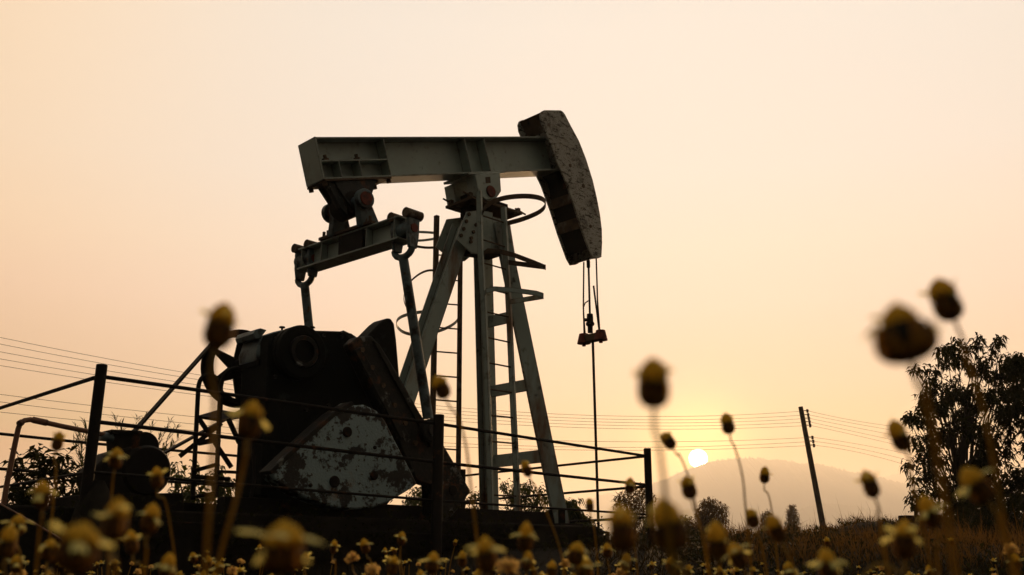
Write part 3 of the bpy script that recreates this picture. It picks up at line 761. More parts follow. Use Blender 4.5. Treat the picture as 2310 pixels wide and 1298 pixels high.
frail(e, e + dl, .019)
e2 = G(196, 1066, 8.3); frail(e2, e2 + (G(0, 1099, 10.2) - e2) * 1.35, .013)
L0 = e + dl
MB().tube([Vector((L0.x, L0.y, gz(L0.x, L0.y) - .1)) - FO, L0 + Vector((0, 0, .1)) - FO], .046, 14).build('post', M['dark'], fe)
# far sides
cA = [G(1455, y, 13.0) for y in (1030, 1098, 1168)]
cB = [G(1044, y, 16.0) for y in (1074, 1132, 1190)]
for a, b_ in zip(cA, cB): frail(a, b_, .017)
for y0, y1, y2 in ((979, 1000, 1028), (1058, 1074, 1097)):
    a, m_, b_ = G(0, y0, 11.0), G(200, y1, 11.9), G(525, y2, 13.2)
    k = 0 if y0 < 1000 else 1
    frail(a + (a - m_) * .2, m_, .017); frail(m_, b_, .017); frail(b_, cB[k], .017)
q = cB[0]; MB().tube([Vector((q.x, q.y, gz(q.x, q.y) - .1)) - FO, q + Vector((0, 0, .1)) - FO], .046, 14).build('post', M['dark'], fe)
q = G(205, 990, 11.9); MB().tube([Vector((q.x, q.y, gz(q.x, q.y) - .1)) - FO, q - FO], .04, 14).build('post', M['dark'], fe)
# mound of concrete at the first post
cm = G(225, 1120, 8.35)
b = MB(); b.lathe([(.24, -.75), (.22, -.35), (.16, -.12), (.09, .05), (.05, .12)], (0, 0, 0), (0, 0, 1), 14)
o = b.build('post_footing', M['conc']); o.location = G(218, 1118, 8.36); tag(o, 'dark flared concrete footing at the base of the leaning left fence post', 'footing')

# bent pipe at the left
pp = MB()
pts = [G(0, 1190, 9.2), G(14, 1100, 9.2), G(30, 1020, 9.2), G(41, 968, 9.2), G(46, 955, 9.2), G(55, 949, 9.25), G(68, 947, 9.3), G(90, 951, 9.4), G(140, 962, 9.6), G(205, 975, 9.9), G(250, 984, 10.2)]
pp.tube(pts, .024, 12); pipe = pp.build('bent_pipe', M['pipe'])
tag(pipe, 'thin rusty pink pipe bent at a right angle at far left', 'pipe')
for i in (4, 7):
    MB().tube([pts[i] + (pts[i] - pts[i + 1]) * .3, pts[i] + (pts[i + 1] - pts[i]) * .3], .031, 12).build('pipe_coupling', M['pipe'], pipe)
gw = MB(); gw.tube([G(-60, 1108, 6.5), G(0, 1137, 6.4), G(62, 1172, 6.3), G(130, 1212, 6.2), G(200, 1262, 6.1)], .006, 6)
tag(gw.build('slack_wire', M['pipe']), 'thin slack wire slanting down across the lower left corner', 'wire')

# ------------------------------------------------------------------ utility pole and lines
PY = 60.0
pt, pb = G(1806, 918, PY), G(1860, 1205, PY)
pbg = pb + (pb - pt) * .12
po = tag(empty('utility_pole', pbg), 'leaning dark wooden utility pole with small insulators on its right side', 'utility pole')
MB().tube([pbg - pbg, pt - pbg], [.19, .14], 12).build('pole_shaft', M['wood'], po)
wa = [(761.5, 917, 925), (776.5, 925, 934), (794, 933, 942), (810, 941, 950), (825, 949, 958), (890, 985, 985), (907, 1000, 994), (930, 1008, 1003)]
wr = [(934, 968), (941, 980), (950, 992), (960, 1005), (968, 1016), (986, 1030), (996, 1045), (1005, 1058)]
names = ['topmost', 'second', 'third', 'fourth', 'fifth', 'sixth', 'seventh', 'lowest']
for k, ((yl, ym, yr), (y1, y2)) in enumerate(zip(wa, wr)):
    xp = 1806 + (yr - 918) * .19
    P0 = G(xp + 14, yr + 2, PY - .1)
    kk = (yr + 2 - 918) / 287
    ctr_ = pt.lerp(pb, kk) - pbg
    ins = empty('insulator', ctr_, parent=po)
    MB().tube([Vector((0, 0, 0)), P0 - pbg - ctr_], .025, 6).build('pin', M['dark'], ins)
    MB().lathe([(0, .10), (.06, .09), (.09, .0), (.05, -.03), (.08, -.07), (.05, -.12), (0, -.12)], P0 - pbg - ctr_, (0, 0, 1), 10).build('bell', M['dark'], ins)
    # left span: quadratic through three sighted points at the plan line between the poles
    L_ = G(0, yl, 41.0); Mi = G(1000, ym, 49.7)
    pts = []
    for j in range(-12, 41):
        q = j / 40
        x = L_.x + (P0.x - L_.x) * q; y = L_.y + (P0.y - L_.y) * q
        qm = .458
        zz_ = L_.z * (q - qm) * (q - 1) / (qm * 1) + Mi.z * q * (q - 1) / (qm * (qm - 1)) + P0.z * q * (q - qm) / (1 - qm)
        pts.append(Vector((x, y, zz_)))
    a1, a2 = G(1950, y1 + 19, 64.5), G(2071, y2, 69)
    for j in range(1, 31):
        q = j / 15
        p = P0 * (1 - q) * (2 - q) / 2 + a1 * q * (2 - q) + a2 * q * (q - 1) / 2
        pts.append(p)
    wb = MB(); wb.tube(pts, .010, 5)
    tag(wb.build('power_line', M['wire']), f'{names[k]} thin sagging power line wire strung past the leaning utility pole', 'power line', 'power line wires on the utility pole')

# ------------------------------------------------------------------ vegetation helpers
class Leaves:
    def __init__(s): s.v, s.f = [], []
    def leaf(s, p, d, up, L_, wd, droop=.25):
        d = d.normalized(); x = d.cross(up)
        if x.length < 1e-4: x = Vector((1, 0, 0))
        x.normalize(); n_ = x.cross(d)
        o = len(s.v)
        m = p + d * L_ * .45 + n_ * L_ * .06
        t = p + d * L_ + Vector((0, 0, -droop * L_))
        s.v += [tuple(p), tuple(m - x * wd / 2), tuple(m + x * wd / 2), tuple(t)]
        s.f += [(o, o + 1, o + 2), (o + 1, o + 3, o + 2)]
    def build(s, name, m, parent=None, extra=None):
        b = MB(); b.v, b.f, b.m = s.v, s.f, [0] * len(s.f)
        return b.build(name, m, parent, smooth=0)
def inpoly(x, y, P):
    c = False; j = len(P) - 1
    for i in range(len(P)):
        if (P[i][1] > y) != (P[j][1] > y) and x < (P[j][0] - P[i][0]) * (y - P[i][1]) / (P[j][1] - P[i][1]) + P[i][0]: c = not c
        j = i
    return c
def sample(P, rnd):
    x0, x1 = min(p[0] for p in P), max(p[0] for p in P); y0, y1 = min(p[1] for p in P), max(p[1] for p in P)
    while True:
        x, y = rnd.uniform(x0, x1), rnd.uniform(y0, y1)
        if inpoly(x, y, P): return x, y
def rdir(rnd, zlo=-1, zhi=1):
    a = rnd.uniform(0, 2 * PI); z_ = rnd.uniform(zlo, zhi); r = math.sqrt(max(0, 1 - z_ * z_))
    return Vector((r * math.cos(a), r * math.sin(a), z_))
def bush(name, label, cat, group, P, Y, spread, nclump, nleaf, L_, wd, m, seed, stems, extra=(), droop=.45, crad=.12, gap=.0, zlo=-.7, zhi=.5):
    rnd = random.Random(seed)
    bx = sum(p[0] for p in P) / len(P); by = max(p[1] for p in P)
    base = G(bx, by, Y); base.z = gz(base.x, base.y)
    root = tag(empty(name, base), label, cat, group)
    lv = Leaves(); br_ = MB()
    cl = []
    k = 0
    while k < nclump:
        x, y = sample(P, rnd); q = G(x, y, Y + rnd.uniform(-spread, spread))
        if gap and noise.noise(Vector((q.x * 1.3, q.y * .6, q.z * 1.3)) + Vector((seed, 0, 0))) < -gap: continue
        cl.append(q); k += 1
    cl += [G(x, y, Y + rnd.uniform(-.3, .3) * spread) for x, y in extra]
    for q in cl:
        for _ in range(nleaf):
            d_ = rdir(rnd, zlo, zhi)
            p = q + rdir(rnd) * crad * rnd.random()
            lv.leaf(p - base, d_, Vector((rnd.gauss(0, .4), rnd.gauss(0, .4), 1)), L_ * rnd.uniform(.65, 1.2), wd * rnd.uniform(.75, 1.2), droop * rnd.uniform(.3, 1.4))
    lv.build('foliage' if cat != 'tree' else 'crown', m, root)
    tips = rnd.sample(cl[:nclump], min(stems, nclump)) + cl[nclump:]
    for j, q in enumerate(tips):
        mid = base.lerp(q, .55) + Vector((rnd.uniform(-.1, .1), rnd.uniform(-.1, .1), .12)) * (q - base).length * .6
        p_ = [Vector((0, 0, -.05)), (base.lerp(mid, .5) - base), mid - base, q - base]
        r0 = .012 + .010 * (Y / 12)
        br_.tube(p_, [r0, r0 * .7, r0 * .45, r0 * .2], 5, caps=False)
    br_.build('stems' if cat != 'tree' else 'limbs', M['bark'], root)
    return root, base

# ---- big tree on the right
TP = [(2128, 790), (2150, 772), (2200, 800), (2235, 815), (2275, 805), (2330, 800), (2440, 830), (2480, 1050), (2440, 1190), (2120, 1180), (2052, 1150), (2056, 1100), (2068, 1050), (2085, 1010), (2072, 965), (2040, 945), (2075, 915), (2080, 860), (2110, 830)]
TX = [(2062, 836), (2072, 828), (2098, 832), (2112, 838), (2208, 772), (2210, 780), (2253, 772), (2247, 778), (2050, 945), (2062, 948), (2046, 1046), (2048, 1050), (2074, 1015), (2120, 786), (2135, 792), (2180, 783), (2228, 808), (2262, 812), (2300, 840), (2085, 905), (2062, 1080), (2055, 1118), (2096, 860), (2160, 768), (2190, 790), (2240, 790), (2285, 815), (2256, 765), (2206, 762), (2100, 880), (2058, 1000), (2066, 985)]
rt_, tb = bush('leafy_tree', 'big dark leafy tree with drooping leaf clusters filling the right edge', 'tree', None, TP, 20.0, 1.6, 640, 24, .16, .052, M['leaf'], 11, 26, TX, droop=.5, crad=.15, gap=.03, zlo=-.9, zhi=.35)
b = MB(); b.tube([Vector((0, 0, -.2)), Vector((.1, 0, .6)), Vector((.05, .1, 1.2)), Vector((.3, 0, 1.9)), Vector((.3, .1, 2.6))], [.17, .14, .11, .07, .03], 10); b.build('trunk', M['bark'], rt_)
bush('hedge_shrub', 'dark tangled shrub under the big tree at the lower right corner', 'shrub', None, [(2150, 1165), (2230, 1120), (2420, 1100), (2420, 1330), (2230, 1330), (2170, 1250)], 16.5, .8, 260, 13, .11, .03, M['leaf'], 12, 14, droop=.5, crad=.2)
# low wall by the tree
a, c = G(2036, 1163, 23), G(2160, 1158, 24.5)
b = MB(); 
gzz = min(gz(a.x, a.y), gz(c.x, c.y)) - .2; hgt = a.z - gzz
b.bar(Vector((0, 0, hgt / 2)), Vector((c.x - a.x + 3, c.y - a.y + 2, hgt / 2 + .03)), .25, hgt)
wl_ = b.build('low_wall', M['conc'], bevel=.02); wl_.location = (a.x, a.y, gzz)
tag(wl_, 'low dark flat topped wall half hidden under the big tree', 'wall')

# ---- bushes behind the pump and at the left
gB = 'leafy bushes behind the pumpjack'
bush('leafy_bush', 'leafy bush between the two front tower legs behind the ladder', 'bush', gB, [(1118, 1110), (1140, 1092), (1180, 1095), (1230, 1100), (1255, 1150), (1260, 1230), (1115, 1230)], 17.5, .8, 210, 14, .105, .038, M['bushleaf'], 21, 12, [(1130, 1092), (1165, 1100), (1190, 1098), (1222, 1100)], droop=.5, crad=.13, zlo=-.6, zhi=.5, gap=.25)
bush('leafy_bush', 'bush with drooping leaf sprigs just right of the right tower leg', 'bush', gB, [(1258, 1128), (1290, 1135), (1315, 1165), (1335, 1195), (1330, 1215), (1265, 1225)], 16.6, .4, 90, 12, .15, .045, M['bushleaf'], 22, 8, [(1288, 1132), (1300, 1128), (1318, 1165), (1330, 1182), (1320, 1200), (1335, 1190)], droop=.9, crad=.08, zlo=-.9, zhi=.2)
bush('leafy_bush', 'bush seen through the gap right of the pale counterweight', 'bush', gB, [(870, 1150), (925, 1110), (965, 1105), (985, 1150), (990, 1230), (860, 1230)], 17.0, .7, 170, 14, .105, .038, M['bushleaf'], 23, 10, [(935, 1105), (950, 1102), (960, 1106)], droop=.5, crad=.13, zlo=-.6, zhi=.5, gap=.2)
bush('leafy_bush', 'bush between the lower counterweight tip and the far tower leg', 'bush', gB, [(1045, 1150), (1065, 1115), (1090, 1108), (1110, 1150), (1110, 1230), (1035, 1230)], 17.2, .6, 120, 14, .105, .038, M['bushleaf'], 24, 9, [(1070, 1112), (1085, 1110), (1058, 1130)], droop=.5, crad=.13, zlo=-.6, zhi=.5, gap=.2)
bush('leafy_bush', 'sparse bush behind the steps with arched handrails', 'bush', gB, [(385, 1080), (400, 1060), (425, 1075), (470, 1065), (520, 1070), (530, 1180), (380, 1180)], 14.5, .5, 80, 9, .13, .05, M['bushleaf'], 25, 14, [(395, 1060), (432, 1052), (440, 1050), (495, 1052), (500, 1060), (400, 1050), (425, 1110)], droop=.6, crad=.10, zlo=-.8, zhi=.4)
gS = 'shrubs left of the motor'
bush('broadleaf_shrub', 'dark broad leaved shrub between the bent pipe and the leaning left post', 'shrub', gS, [(62, 1070), (80, 1030), (92, 1020), (120, 1045), (150, 1040), (172, 1065), (180, 1110), (160, 1180), (30, 1180), (30, 1120)], 11.0, .45, 70, 9, .17, .055, M['leaf'], 26, 12, [(84, 1022), (90, 1020), (76, 1032), (145, 1030), (150, 1027), (120, 1050), (170, 1080), (172, 1085)], droop=.35, crad=.09, zlo=-.4, zhi=.75)
bush('broadleaf_shrub', 'small thin shrub sprig crossing behind the upright of the bent pipe', 'shrub', gS, [(30, 1040), (50, 1035), (55, 1060), (45, 1150), (20, 1150)], 11.5, .2, 14, 7, .14, .05, M['leaf'], 27, 5, [(40, 1028), (22, 1042), (50, 1050), (28, 1125)], droop=.5, crad=.06, zlo=-.5, zhi=.5)
bush('broadleaf_shrub', 'low dark shrub in the gap between the left post and the motor', 'shrub', gS, [(160, 1100), (215, 1095), (225, 1180), (150, 1180)], 11.8, .3, 34, 9, .12, .04, M['leaf'], 28, 6, droop=.5, crad=.09)

# ---- feathery reeds behind the motor
def reeds(name, label, cat, tips, base_px, Y, seed, group=None):
    rnd = random.Random(seed); base = G(*base_px, Y); base.z = gz(base.x, base.y)
    root = tag(empty(name, base), label, cat, group)
    lv = Leaves(); stb = MB()
    for (x, y) in tips:
        t = G(x, y, Y + rnd.uniform(-.4, .4)); bx_ = base + Vector((rnd.uniform(-.25, .25), rnd.uniform(-.2, .2), 0))
        mid = bx_.lerp(t, .6); mid.z += .25 * (t - bx_).length * .4
        P_ = [bx_.lerp(mid, i / 6) * (1 - i / 6 * 1) + mid.lerp(t, i / 6) * (i / 6) for i in range(7)]
        P_ = [(bx_ * (1 - q) ** 2 + mid * 2 * q * (1 - q) + t * q * q) for q in [i / 12 for i in range(13)]]
        stb.tube([p - base for p in P_], [.006 * (1 - .7 * i / 12) for i in range(13)], 4, caps=False)
        for i in range(6, 13):
            for _ in range(7):
                p = P_[i].lerp(P_[i - 1], rnd.random())
                d_ = (P_[12] - P_[11]).normalized() + rdir(rnd, -.5, .8) * .85
                lv.leaf(p - base, d_, Vector((0, 0, 1)), rnd.uniform(.08, .19), .014, .15)
    lv.build('plumes', M['straw'] if 0 else M['bushleaf'], root); stb.build('stalks', M['bark'], root)
reeds('feathery_reed', 'tall feathery reed fanning out behind the leaning left post', 'reed', [(172, 965), (165, 1000), (190, 950), (178, 975), (212, 940), (200, 1010), (185, 985), (175, 1025)], (245, 1150), 12.5, 31, 'feathery reeds behind the motor')
reeds('feathery_reed', 'tall feathery reed leaning right above the motor drum', 'reed', [(330, 935), (312, 940), (345, 960), (385, 952), (400, 965), (360, 985), (404, 990), (392, 1003), (260, 945), (275, 960), (375, 1010), (340, 1000)], (270, 1150), 12.6, 32, 'feathery reeds behind the motor')

# ---- far clumps on the field
def bamboo(name, label, P, Y, n, L_, seed, m='bamboo', group='clumps of trees on the field below the hill', up=True):
    rnd = random.Random(seed)
    bx_ = (min(p[0] for p in P) + max(p[0] for p in P)) / 2; base = G(bx_, max(p[1] for p in P), Y)
    base.z = min(base.z, gz(base.x, base.y))
    root = tag(empty(name, base), label, 'tree', group)
    lv = Leaves(); br_ = MB()
    for k in range(n):
        x, y = sample(P, rnd); q = G(x, y, Y + rnd.uniform(-1.5, 1.5)) - base
        d_ = rdir(rnd, -.3, .9) if up else rdir(rnd, -.8, .5)
        for _ in range(3): lv.leaf(q + rdir(rnd) * L_ * .5, d_ + rdir(rnd) * .5, Vector((0, 0, 1)), L_ * rnd.uniform(.6, 1.3), L_ * .22, .3)
    for k in range(9):
        x, y = sample(P, rnd); q = G(x, min(y, (min(p[1] for p in P) * 2 + max(p[1] for p in P)) / 3), Y) - base
        br_.tube([Vector((q.x * .25, 0, -.2)), Vector((q.x * .5, 0, q.z * .5)), q], [.09, .06, .02], 5, caps=False)
    lv.build('crown', M[m], root); br_.build('trunk', M['bark'], root)
bamboo('bamboo_clump', 'broad bushy dark tree right of the sun behind the flower stems', [(1570, 1200), (1573, 1160), (1585, 1135), (1597, 1128), (1612, 1132), (1622, 1142), (1632, 1140), (1638, 1165), (1634, 1200), (1628, 1235), (1572, 1235)], 62, 1500, .36, 41)
bamboo('bamboo_clump', 'dark tree half hidden behind the right end fence post', [(1385, 1135), (1400, 1110), (1420, 1100), (1445, 1095), (1462, 1110), (1476, 1130), (1468, 1170), (1478, 1215), (1465, 1240), (1395, 1240), (1400, 1180)], 48, 1600, .28, 42)
bamboo('bamboo_clump', 'narrow dim bamboo clump left of the columnar one', [(1716, 1200), (1718, 1165), (1728, 1153), (1738, 1160), (1744, 1190), (1742, 1225), (1718, 1225)], 85, 800, .32, 43)
bamboo('bamboo_clump', 'narrow columnar bamboo clump left of the utility pole', [(1776, 1190), (1775, 1160), (1783, 1143), (1792, 1142), (1800, 1165), (1801, 1195), (1797, 1222), (1780, 1222)], 85, 900, .32, 44)
bamboo('round_tree', 'small pale rounded tree at the foot of the hill', [(1660, 1222), (1664, 1210), (1675, 1206), (1682, 1214), (1686, 1225), (1660, 1228)], 150, 160, .8, 45)
bamboo('round_tree', 'tiny faint tree between the pale rounded tree and the dim bamboo', [(1695, 1225), (1698, 1210), (1704, 1208), (1709, 1225)], 150, 60, .8, 46)
bamboo('round_tree', 'reddish dark bush between the end post and the broad bushy tree', [(1490, 1225), (1500, 1195), (1520, 1175), (1540, 1168), (1560, 1172), (1572, 1190), (1575, 1235), (1490, 1235)], 45, 620, .35, 47, up=False)
bamboo('round_tree', 'low bush at the foot of the right end fence post', [(1455, 1240), (1460, 1205), (1475, 1200), (1492, 1225), (1492, 1240)], 40, 260, .3, 48, up=False)
bamboo('round_tree', 'dark bush clasping the foot of the leaning utility pole', [(1848, 1225), (1852, 1195), (1862, 1188), (1876, 1190), (1886, 1200), (1892, 1225)], 24, 240, .13, 49, up=False)
bamboo('round_tree', 'small bush on the grassy bank near the low wall', [(1982, 1185), (1990, 1174), (2005, 1174), (2012, 1190), (1985, 1195)], 22, 90, .13, 50, up=False)

# ---- grass (stuff)
def scatter(name, m, n, fx, hlo, hhi, wd, seed, lean=.35):
    rnd = random.Random(seed); lv = Leaves()
    for _ in range(n):
        r = fx(rnd)
        if r is None: continue
        x, y, s = r; zz_ = gz(x, y); h = rnd.uniform(hlo, hhi) * s
        d_ = Vector((rnd.gauss(0, lean), rnd.gauss(0, lean), 1))
        lv.leaf(Vector((x, y, zz_ - .01)), d_, rdir(rnd, -.2, .2), h, wd * rnd.uniform(.6, 1.3), .25 * rnd.random())
    tag(lv.build(name, m), kind='stuff')
def bankpt(rnd):
    y = rnd.uniform(17.2, 25) if rnd.random() < .6 else rnd.uniform(9.5, 17); az = rnd.uniform(.20, .60); x = az * y
    if noise.noise((x * .45, y * .45, 9)) < -.08: return None
    return x, y, 1.0 if rnd.random() > .07 else rnd.uniform(1.5, 2.3)
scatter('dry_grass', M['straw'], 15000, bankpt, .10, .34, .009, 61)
def fieldpt(rnd):
    y = rnd.uniform(.6, 11) ** 1.0; x = rnd.uniform(-.62, .62) * y + rnd.uniform(-.4, .4); return x, y, min(1, .55 + .04 * y)
def tallpt(rnd):
    y = rnd.uniform(.9, 4.2); return rnd.uniform(-.58, .58) * y, y, 1
scatter('tall_grass', M['stem'], 420, tallpt, .24, .375, .0045, 64, .16)
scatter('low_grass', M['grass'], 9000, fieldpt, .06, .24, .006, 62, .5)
def rimpt(rnd):
    y = rnd.uniform(8, 21); az = rnd.uniform(.05, .60); return az * y, y, .7 + .6 * max(0, noise.noise((az * y * .8, y * .8, 2)))
wrnd = random.Random(77); wl2 = Leaves()
for _ in range(1500):
    y = wrnd.uniform(7.5, 20); az = wrnd.uniform(.03, .62); x = az * y
    if noise.noise((x * .6, y * .6, 21)) < -.05: continue
    hh_ = wrnd.uniform(.04, .22) * (1.4 if wrnd.random() < .1 else 1)
    for _ in range(9):
        wl2.leaf(Vector((x + wrnd.gauss(0, .07), y + wrnd.gauss(0, .07), gz(x, y) + hh_ * wrnd.random())), rdir(wrnd, -.1, .9), Vector((0, 0, 1)), wrnd.uniform(.06, .14), wrnd.uniform(.02, .045), .3)
for _ in range(420):                 # weeds leaning over the front edge of the slab
    q = O + U * wrnd.uniform(-5.6, 3.7) + RR * wrnd.uniform(1.18, 1.5)
    if noise.noise((q.x * 1.1, q.y * 1.1, 5)) < -.05: continue
    hh_ = wrnd.uniform(.55, .90) + (.14 if wrnd.random() < .12 else 0)
    for _ in range(10):
        wl2.leaf(q + Vector((wrnd.gauss(0, .06), wrnd.gauss(0, .06), hh_ - wrnd.random() ** 2 * .3)), rdir(wrnd, -.2, .9), Vector((0, 0, 1)), wrnd.uniform(.05, .12), wrnd.uniform(.012, .035), .3)
tag(wl2.build('low_weeds', M['leaf']), kind='stuff')
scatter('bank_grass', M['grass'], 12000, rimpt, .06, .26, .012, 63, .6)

# ------------------------------------------------------------------ flowers in front
def head_mesh(seed):
    rnd = random.Random(seed); b = MB()
    b.lathe([(.0, -.01), (.07, .0), (.17, .07), (.235, .17), (.262, .30), (.255, .42), (.235, .52), (.225, .60), (.0, .62)], (0, 0, 0), (0, 0, 1), 14)
    b.cur = 1
    n = 9
    for k in range(n):                                    # hairy bracts standing a little off the cup
        a = 2 * PI * (k + rnd.uniform(-.2, .2)) / n; hgt = rnd.uniform(.50, .66); wd = .11
        e1 = Vector((math.cos(a), math.sin(a), 0)); e2 = Vector((-math.sin(a), math.cos(a), 0))
        pr_ = [(.09, .0), (.215, .08), (.28, .20), (.295, .33), (.285, hgt * .85), (.28, hgt)]
        vs, fs = [], []
        for i, (r, h) in enumerate(pr_):
            q = wd * (1 - .85 * (i / 5) ** 2)
            vs += [e1 * r - e2 * q + Vector((0, 0, h)), e1 * (r + .012) + Vector((0, 0, h)), e1 * r + e2 * q + Vector((0, 0, h))]
        for i in range(5):
            for j in range(2): fs.append((i * 3 + j, i * 3 + j + 1, i * 3 + j + 4, i * 3 + j + 3))
        b.add(vs, fs)
    return b.mesh('seed_head', [M['core'], M['bract']], 60)
def disc_mesh(seed, tall=.36):
    rnd = random.Random(seed); b = MB()
    b.lathe([(.25, .50), (.285, .60), (.27, .62 + tall * .30), (.20, .62 + tall * .68), (.10, .62 + tall * .92), (0, .62 + tall)], (0, 0, 0), (0, 0, 1), 12)
    for k in range(46):
        a = rnd.uniform(0, 2 * PI); q = rnd.random() ** .6; r = .26 * q; h = .62 + tall * (1 - q * q) * .95
        p = Vector((r * math.cos(a), r * math.sin(a), h - .03)); d_ = Vector((p.x * 2.2, p.y * 2.2, .8)).normalized(); l_ = rnd.uniform(.05, .12)
        x, y, _ = frame(d_); w_ = .018
        b.add([p - x * w_, p + x * w_, p + d_ * l_ + x * w_ * .8, p + d_ * l_ - x * w_ * .8], [(0, 1, 2, 3)])
    return b.mesh('flower_disc', M['disc'], 60)
def petal_mesh(seed, ln, wd, rise, drp):
    rnd = random.Random(seed); vs, fs = [], []
    n, m = 7, 5
    for i in range(n):
        q = i / (n - 1)
        for j in range(m):
            s_ = (j / (m - 1) - .5) * 2
            hw = wd * (.35 + .65 * math.sin(min(1, q * 1.25) * PI / 2)) * (1 if q < .95 else .9)
            r = .17 + ln * q - (.0 if i < n - 1 else (.10 * ln * (1 if j % 2 else 0)))
            zz_ = .60 + rise * q - drp * q * q + .03 * math.cos(s_ * 2.4) + rnd.uniform(-.012, .012)
            vs.append((r, s_ * hw, zz_))
    for i in range(n - 1):
        for j in range(m - 1): fs.append((i * m + j, i * m + j + 1, (i + 1) * m + j + 1, (i + 1) * m + j))
    b = MB(); b.add(vs, fs); return b.mesh('petal', M['petal'], 80)
def puff_mesh(seed):
    rnd = random.Random(seed); b = MB()
    b.lathe([(0, .2), (.13, .25), (.17, .4), (.12, .55), (0, .6)], (0, 0, 0), (0, 0, 1), 10)
    for k in range(90):
        d_ = rdir(rnd, -.45, 1); p = Vector((0, 0, .42)) + d_ * .1; x, y, _ = frame(d_, rdir(rnd)); l_ = rnd.uniform(.24, .42)
        b.add([p - x * .012, p + x * .012, p + d_ * l_ + x * .065, p + d_ * (l_ + .04), p + d_ * l_ - x * .065], [(0, 1, 2, 3, 4)])
    return b.mesh('seed_puff', M['puff'], 0)
HEADS = [head_mesh(i) for i in range(3)]; DISCS = [disc_mesh(i, t) for i, t in enumerate((.34, .40, .30))]
PET_OPEN = [petal_mesh(i, l_, w_, r_, d_) for i, (l_, w_, r_, d_) in enumerate(((.46, .17, .16, .20), (.52, .19, .05, .16), (.46, .17, .26, .10), (.40, .17, .10, .28)))]
PET_BUD = [petal_mesh(10 + i, l_, w_, r_, d_) for i, (l_, w_, r_, d_) in enumerate(((.24, .07, .20, .02), (.32, .06, .10, .04), (.18, .08, .26, .0)))]
PUFFS = [puff_mesh(i) for i in range(2)]
def put(me, name, parent, mtx=None):
    o = bpy.data.objects.new(name, me); COL.objects.link(o); o.parent = parent
    if mtx is not None: o.matrix_local = mtx
    return o
HEADLEN = .0165
def flower(hx, hy, h, tilt, kind, stem, label, group, seed, real=1.0, wide=1.0):
    """hx, hy = where the middle of the head is seen, h = its seen length; the depth follows from its real size"""
    rnd = random.Random(seed)
    Ls = HEADLEN * real * rnd.uniform(.96, 1.04); Y = Ls * FPX / h
    c = G(hx, hy, Y)
    az = rnd.uniform(0, 2 * PI)
    axis = Vector((math.sin(R(tilt)), rnd.uniform(-.22, .22), math.cos(R(tilt)))).normalized()
    q = axis.to_track_quat('Z', 'Y')
    botm = c - axis * Ls * .5
    sp_ = [botm, botm - axis * Ls * .5] + [G(x, y, Y + (y - hy) * .00025 * Y) for x, y in stem]
    last, prev = sp_[-1], sp_[-2]
    dv = (last - prev).normalized()
    if dv.z > -.3: dv.z = -.3
    gl = gz(last.x, last.y) - .01
    k = (last.z - gl) / -dv.z
    foot = last + Vector((dv.x * k * .7, dv.y * k * .7, gl - last.z))
    sp_ += [last.lerp(foot, .5), foot]
    for _ in range(2):
        pp_ = [sp_[0]]
        for a_, c_ in zip(sp_[:-1], sp_[1:]): pp_ += [a_.lerp(c_, .25), a_.lerp(c_, .75)]
        sp_ = pp_ + [sp_[-1]]
    root = tag(empty('wildflower', foot), label, 'flower', group)
    r0 = .046 * Ls
    b = MB(); n = len(sp_)
    b.tube([p - foot for p in sp_], [r0 * (1.25 if i == 0 else (.85 + .5 * i / n)) for i in range(n)], 6)
    for i in range(1, n - 1):                              # stem hairs
        if h < 30: break
        for _ in range(8):
            p = sp_[i].lerp(sp_[i + 1], rnd.random()) - foot; d_ = rdir(rnd, -.3, .5); x, _, _ = frame(d_)
            b.add([p - x * r0 * .12, p + x * r0 * .12, p + d_ * r0 * rnd.uniform(2.2, 3.6)], [(0, 1, 2)])
    b.build('stem', M['stem'], root, smooth=60)
    wide *= rnd.uniform(.88, 1.1)
    mt = Matrix.Translation(botm - foot) @ q.to_matrix().to_4x4() @ Matrix.Diagonal((Ls * wide, Ls * wide, Ls, 1)) @ Matrix.Rotation(az, 4, 'Z')
    if kind == 'puff':
        put(PUFFS[seed % 2], 'seed_puff', root, mt); return root
    put(HEADS[seed % 3], 'seed_head', root, mt @ Matrix.Diagonal((1.75, 1.75, .95, 1)) if kind == 'bell' else mt); put(DISCS[seed % 3], 'flower_disc', root, mt @ Matrix.Diagonal((1.1, 1.1, 1, 1)) if kind == 'bell' else mt)
    lost = rnd.random()
    np_ = 5 if kind not in ('bud', 'bell') else 4
    for k in range(np_):
        if lost < .45 and k == 1 or lost < .15 and k == 3: continue
        me = (PET_OPEN if kind != 'bud' else PET_BUD)[(seed + k * 2) % (4 if kind != 'bud' else 3)]
        put(me, 'petal', root, mt @ Matrix.Rotation(2 * PI * k / np_ + rnd.uniform(-.25, .25), 4, 'Z') @ Matrix.Translation((0, 0, .6)) @ Matrix.Rotation(rnd.uniform(-.3, .4), 4, 'Y') @ Matrix.Translation((0, 0, -.6)) @ Matrix.Diagonal((rnd.uniform(.8, 1.15), rnd.uniform(.7, 1.15), 1, 1)))
    return root
GF = 'wild daisies in the foreground'
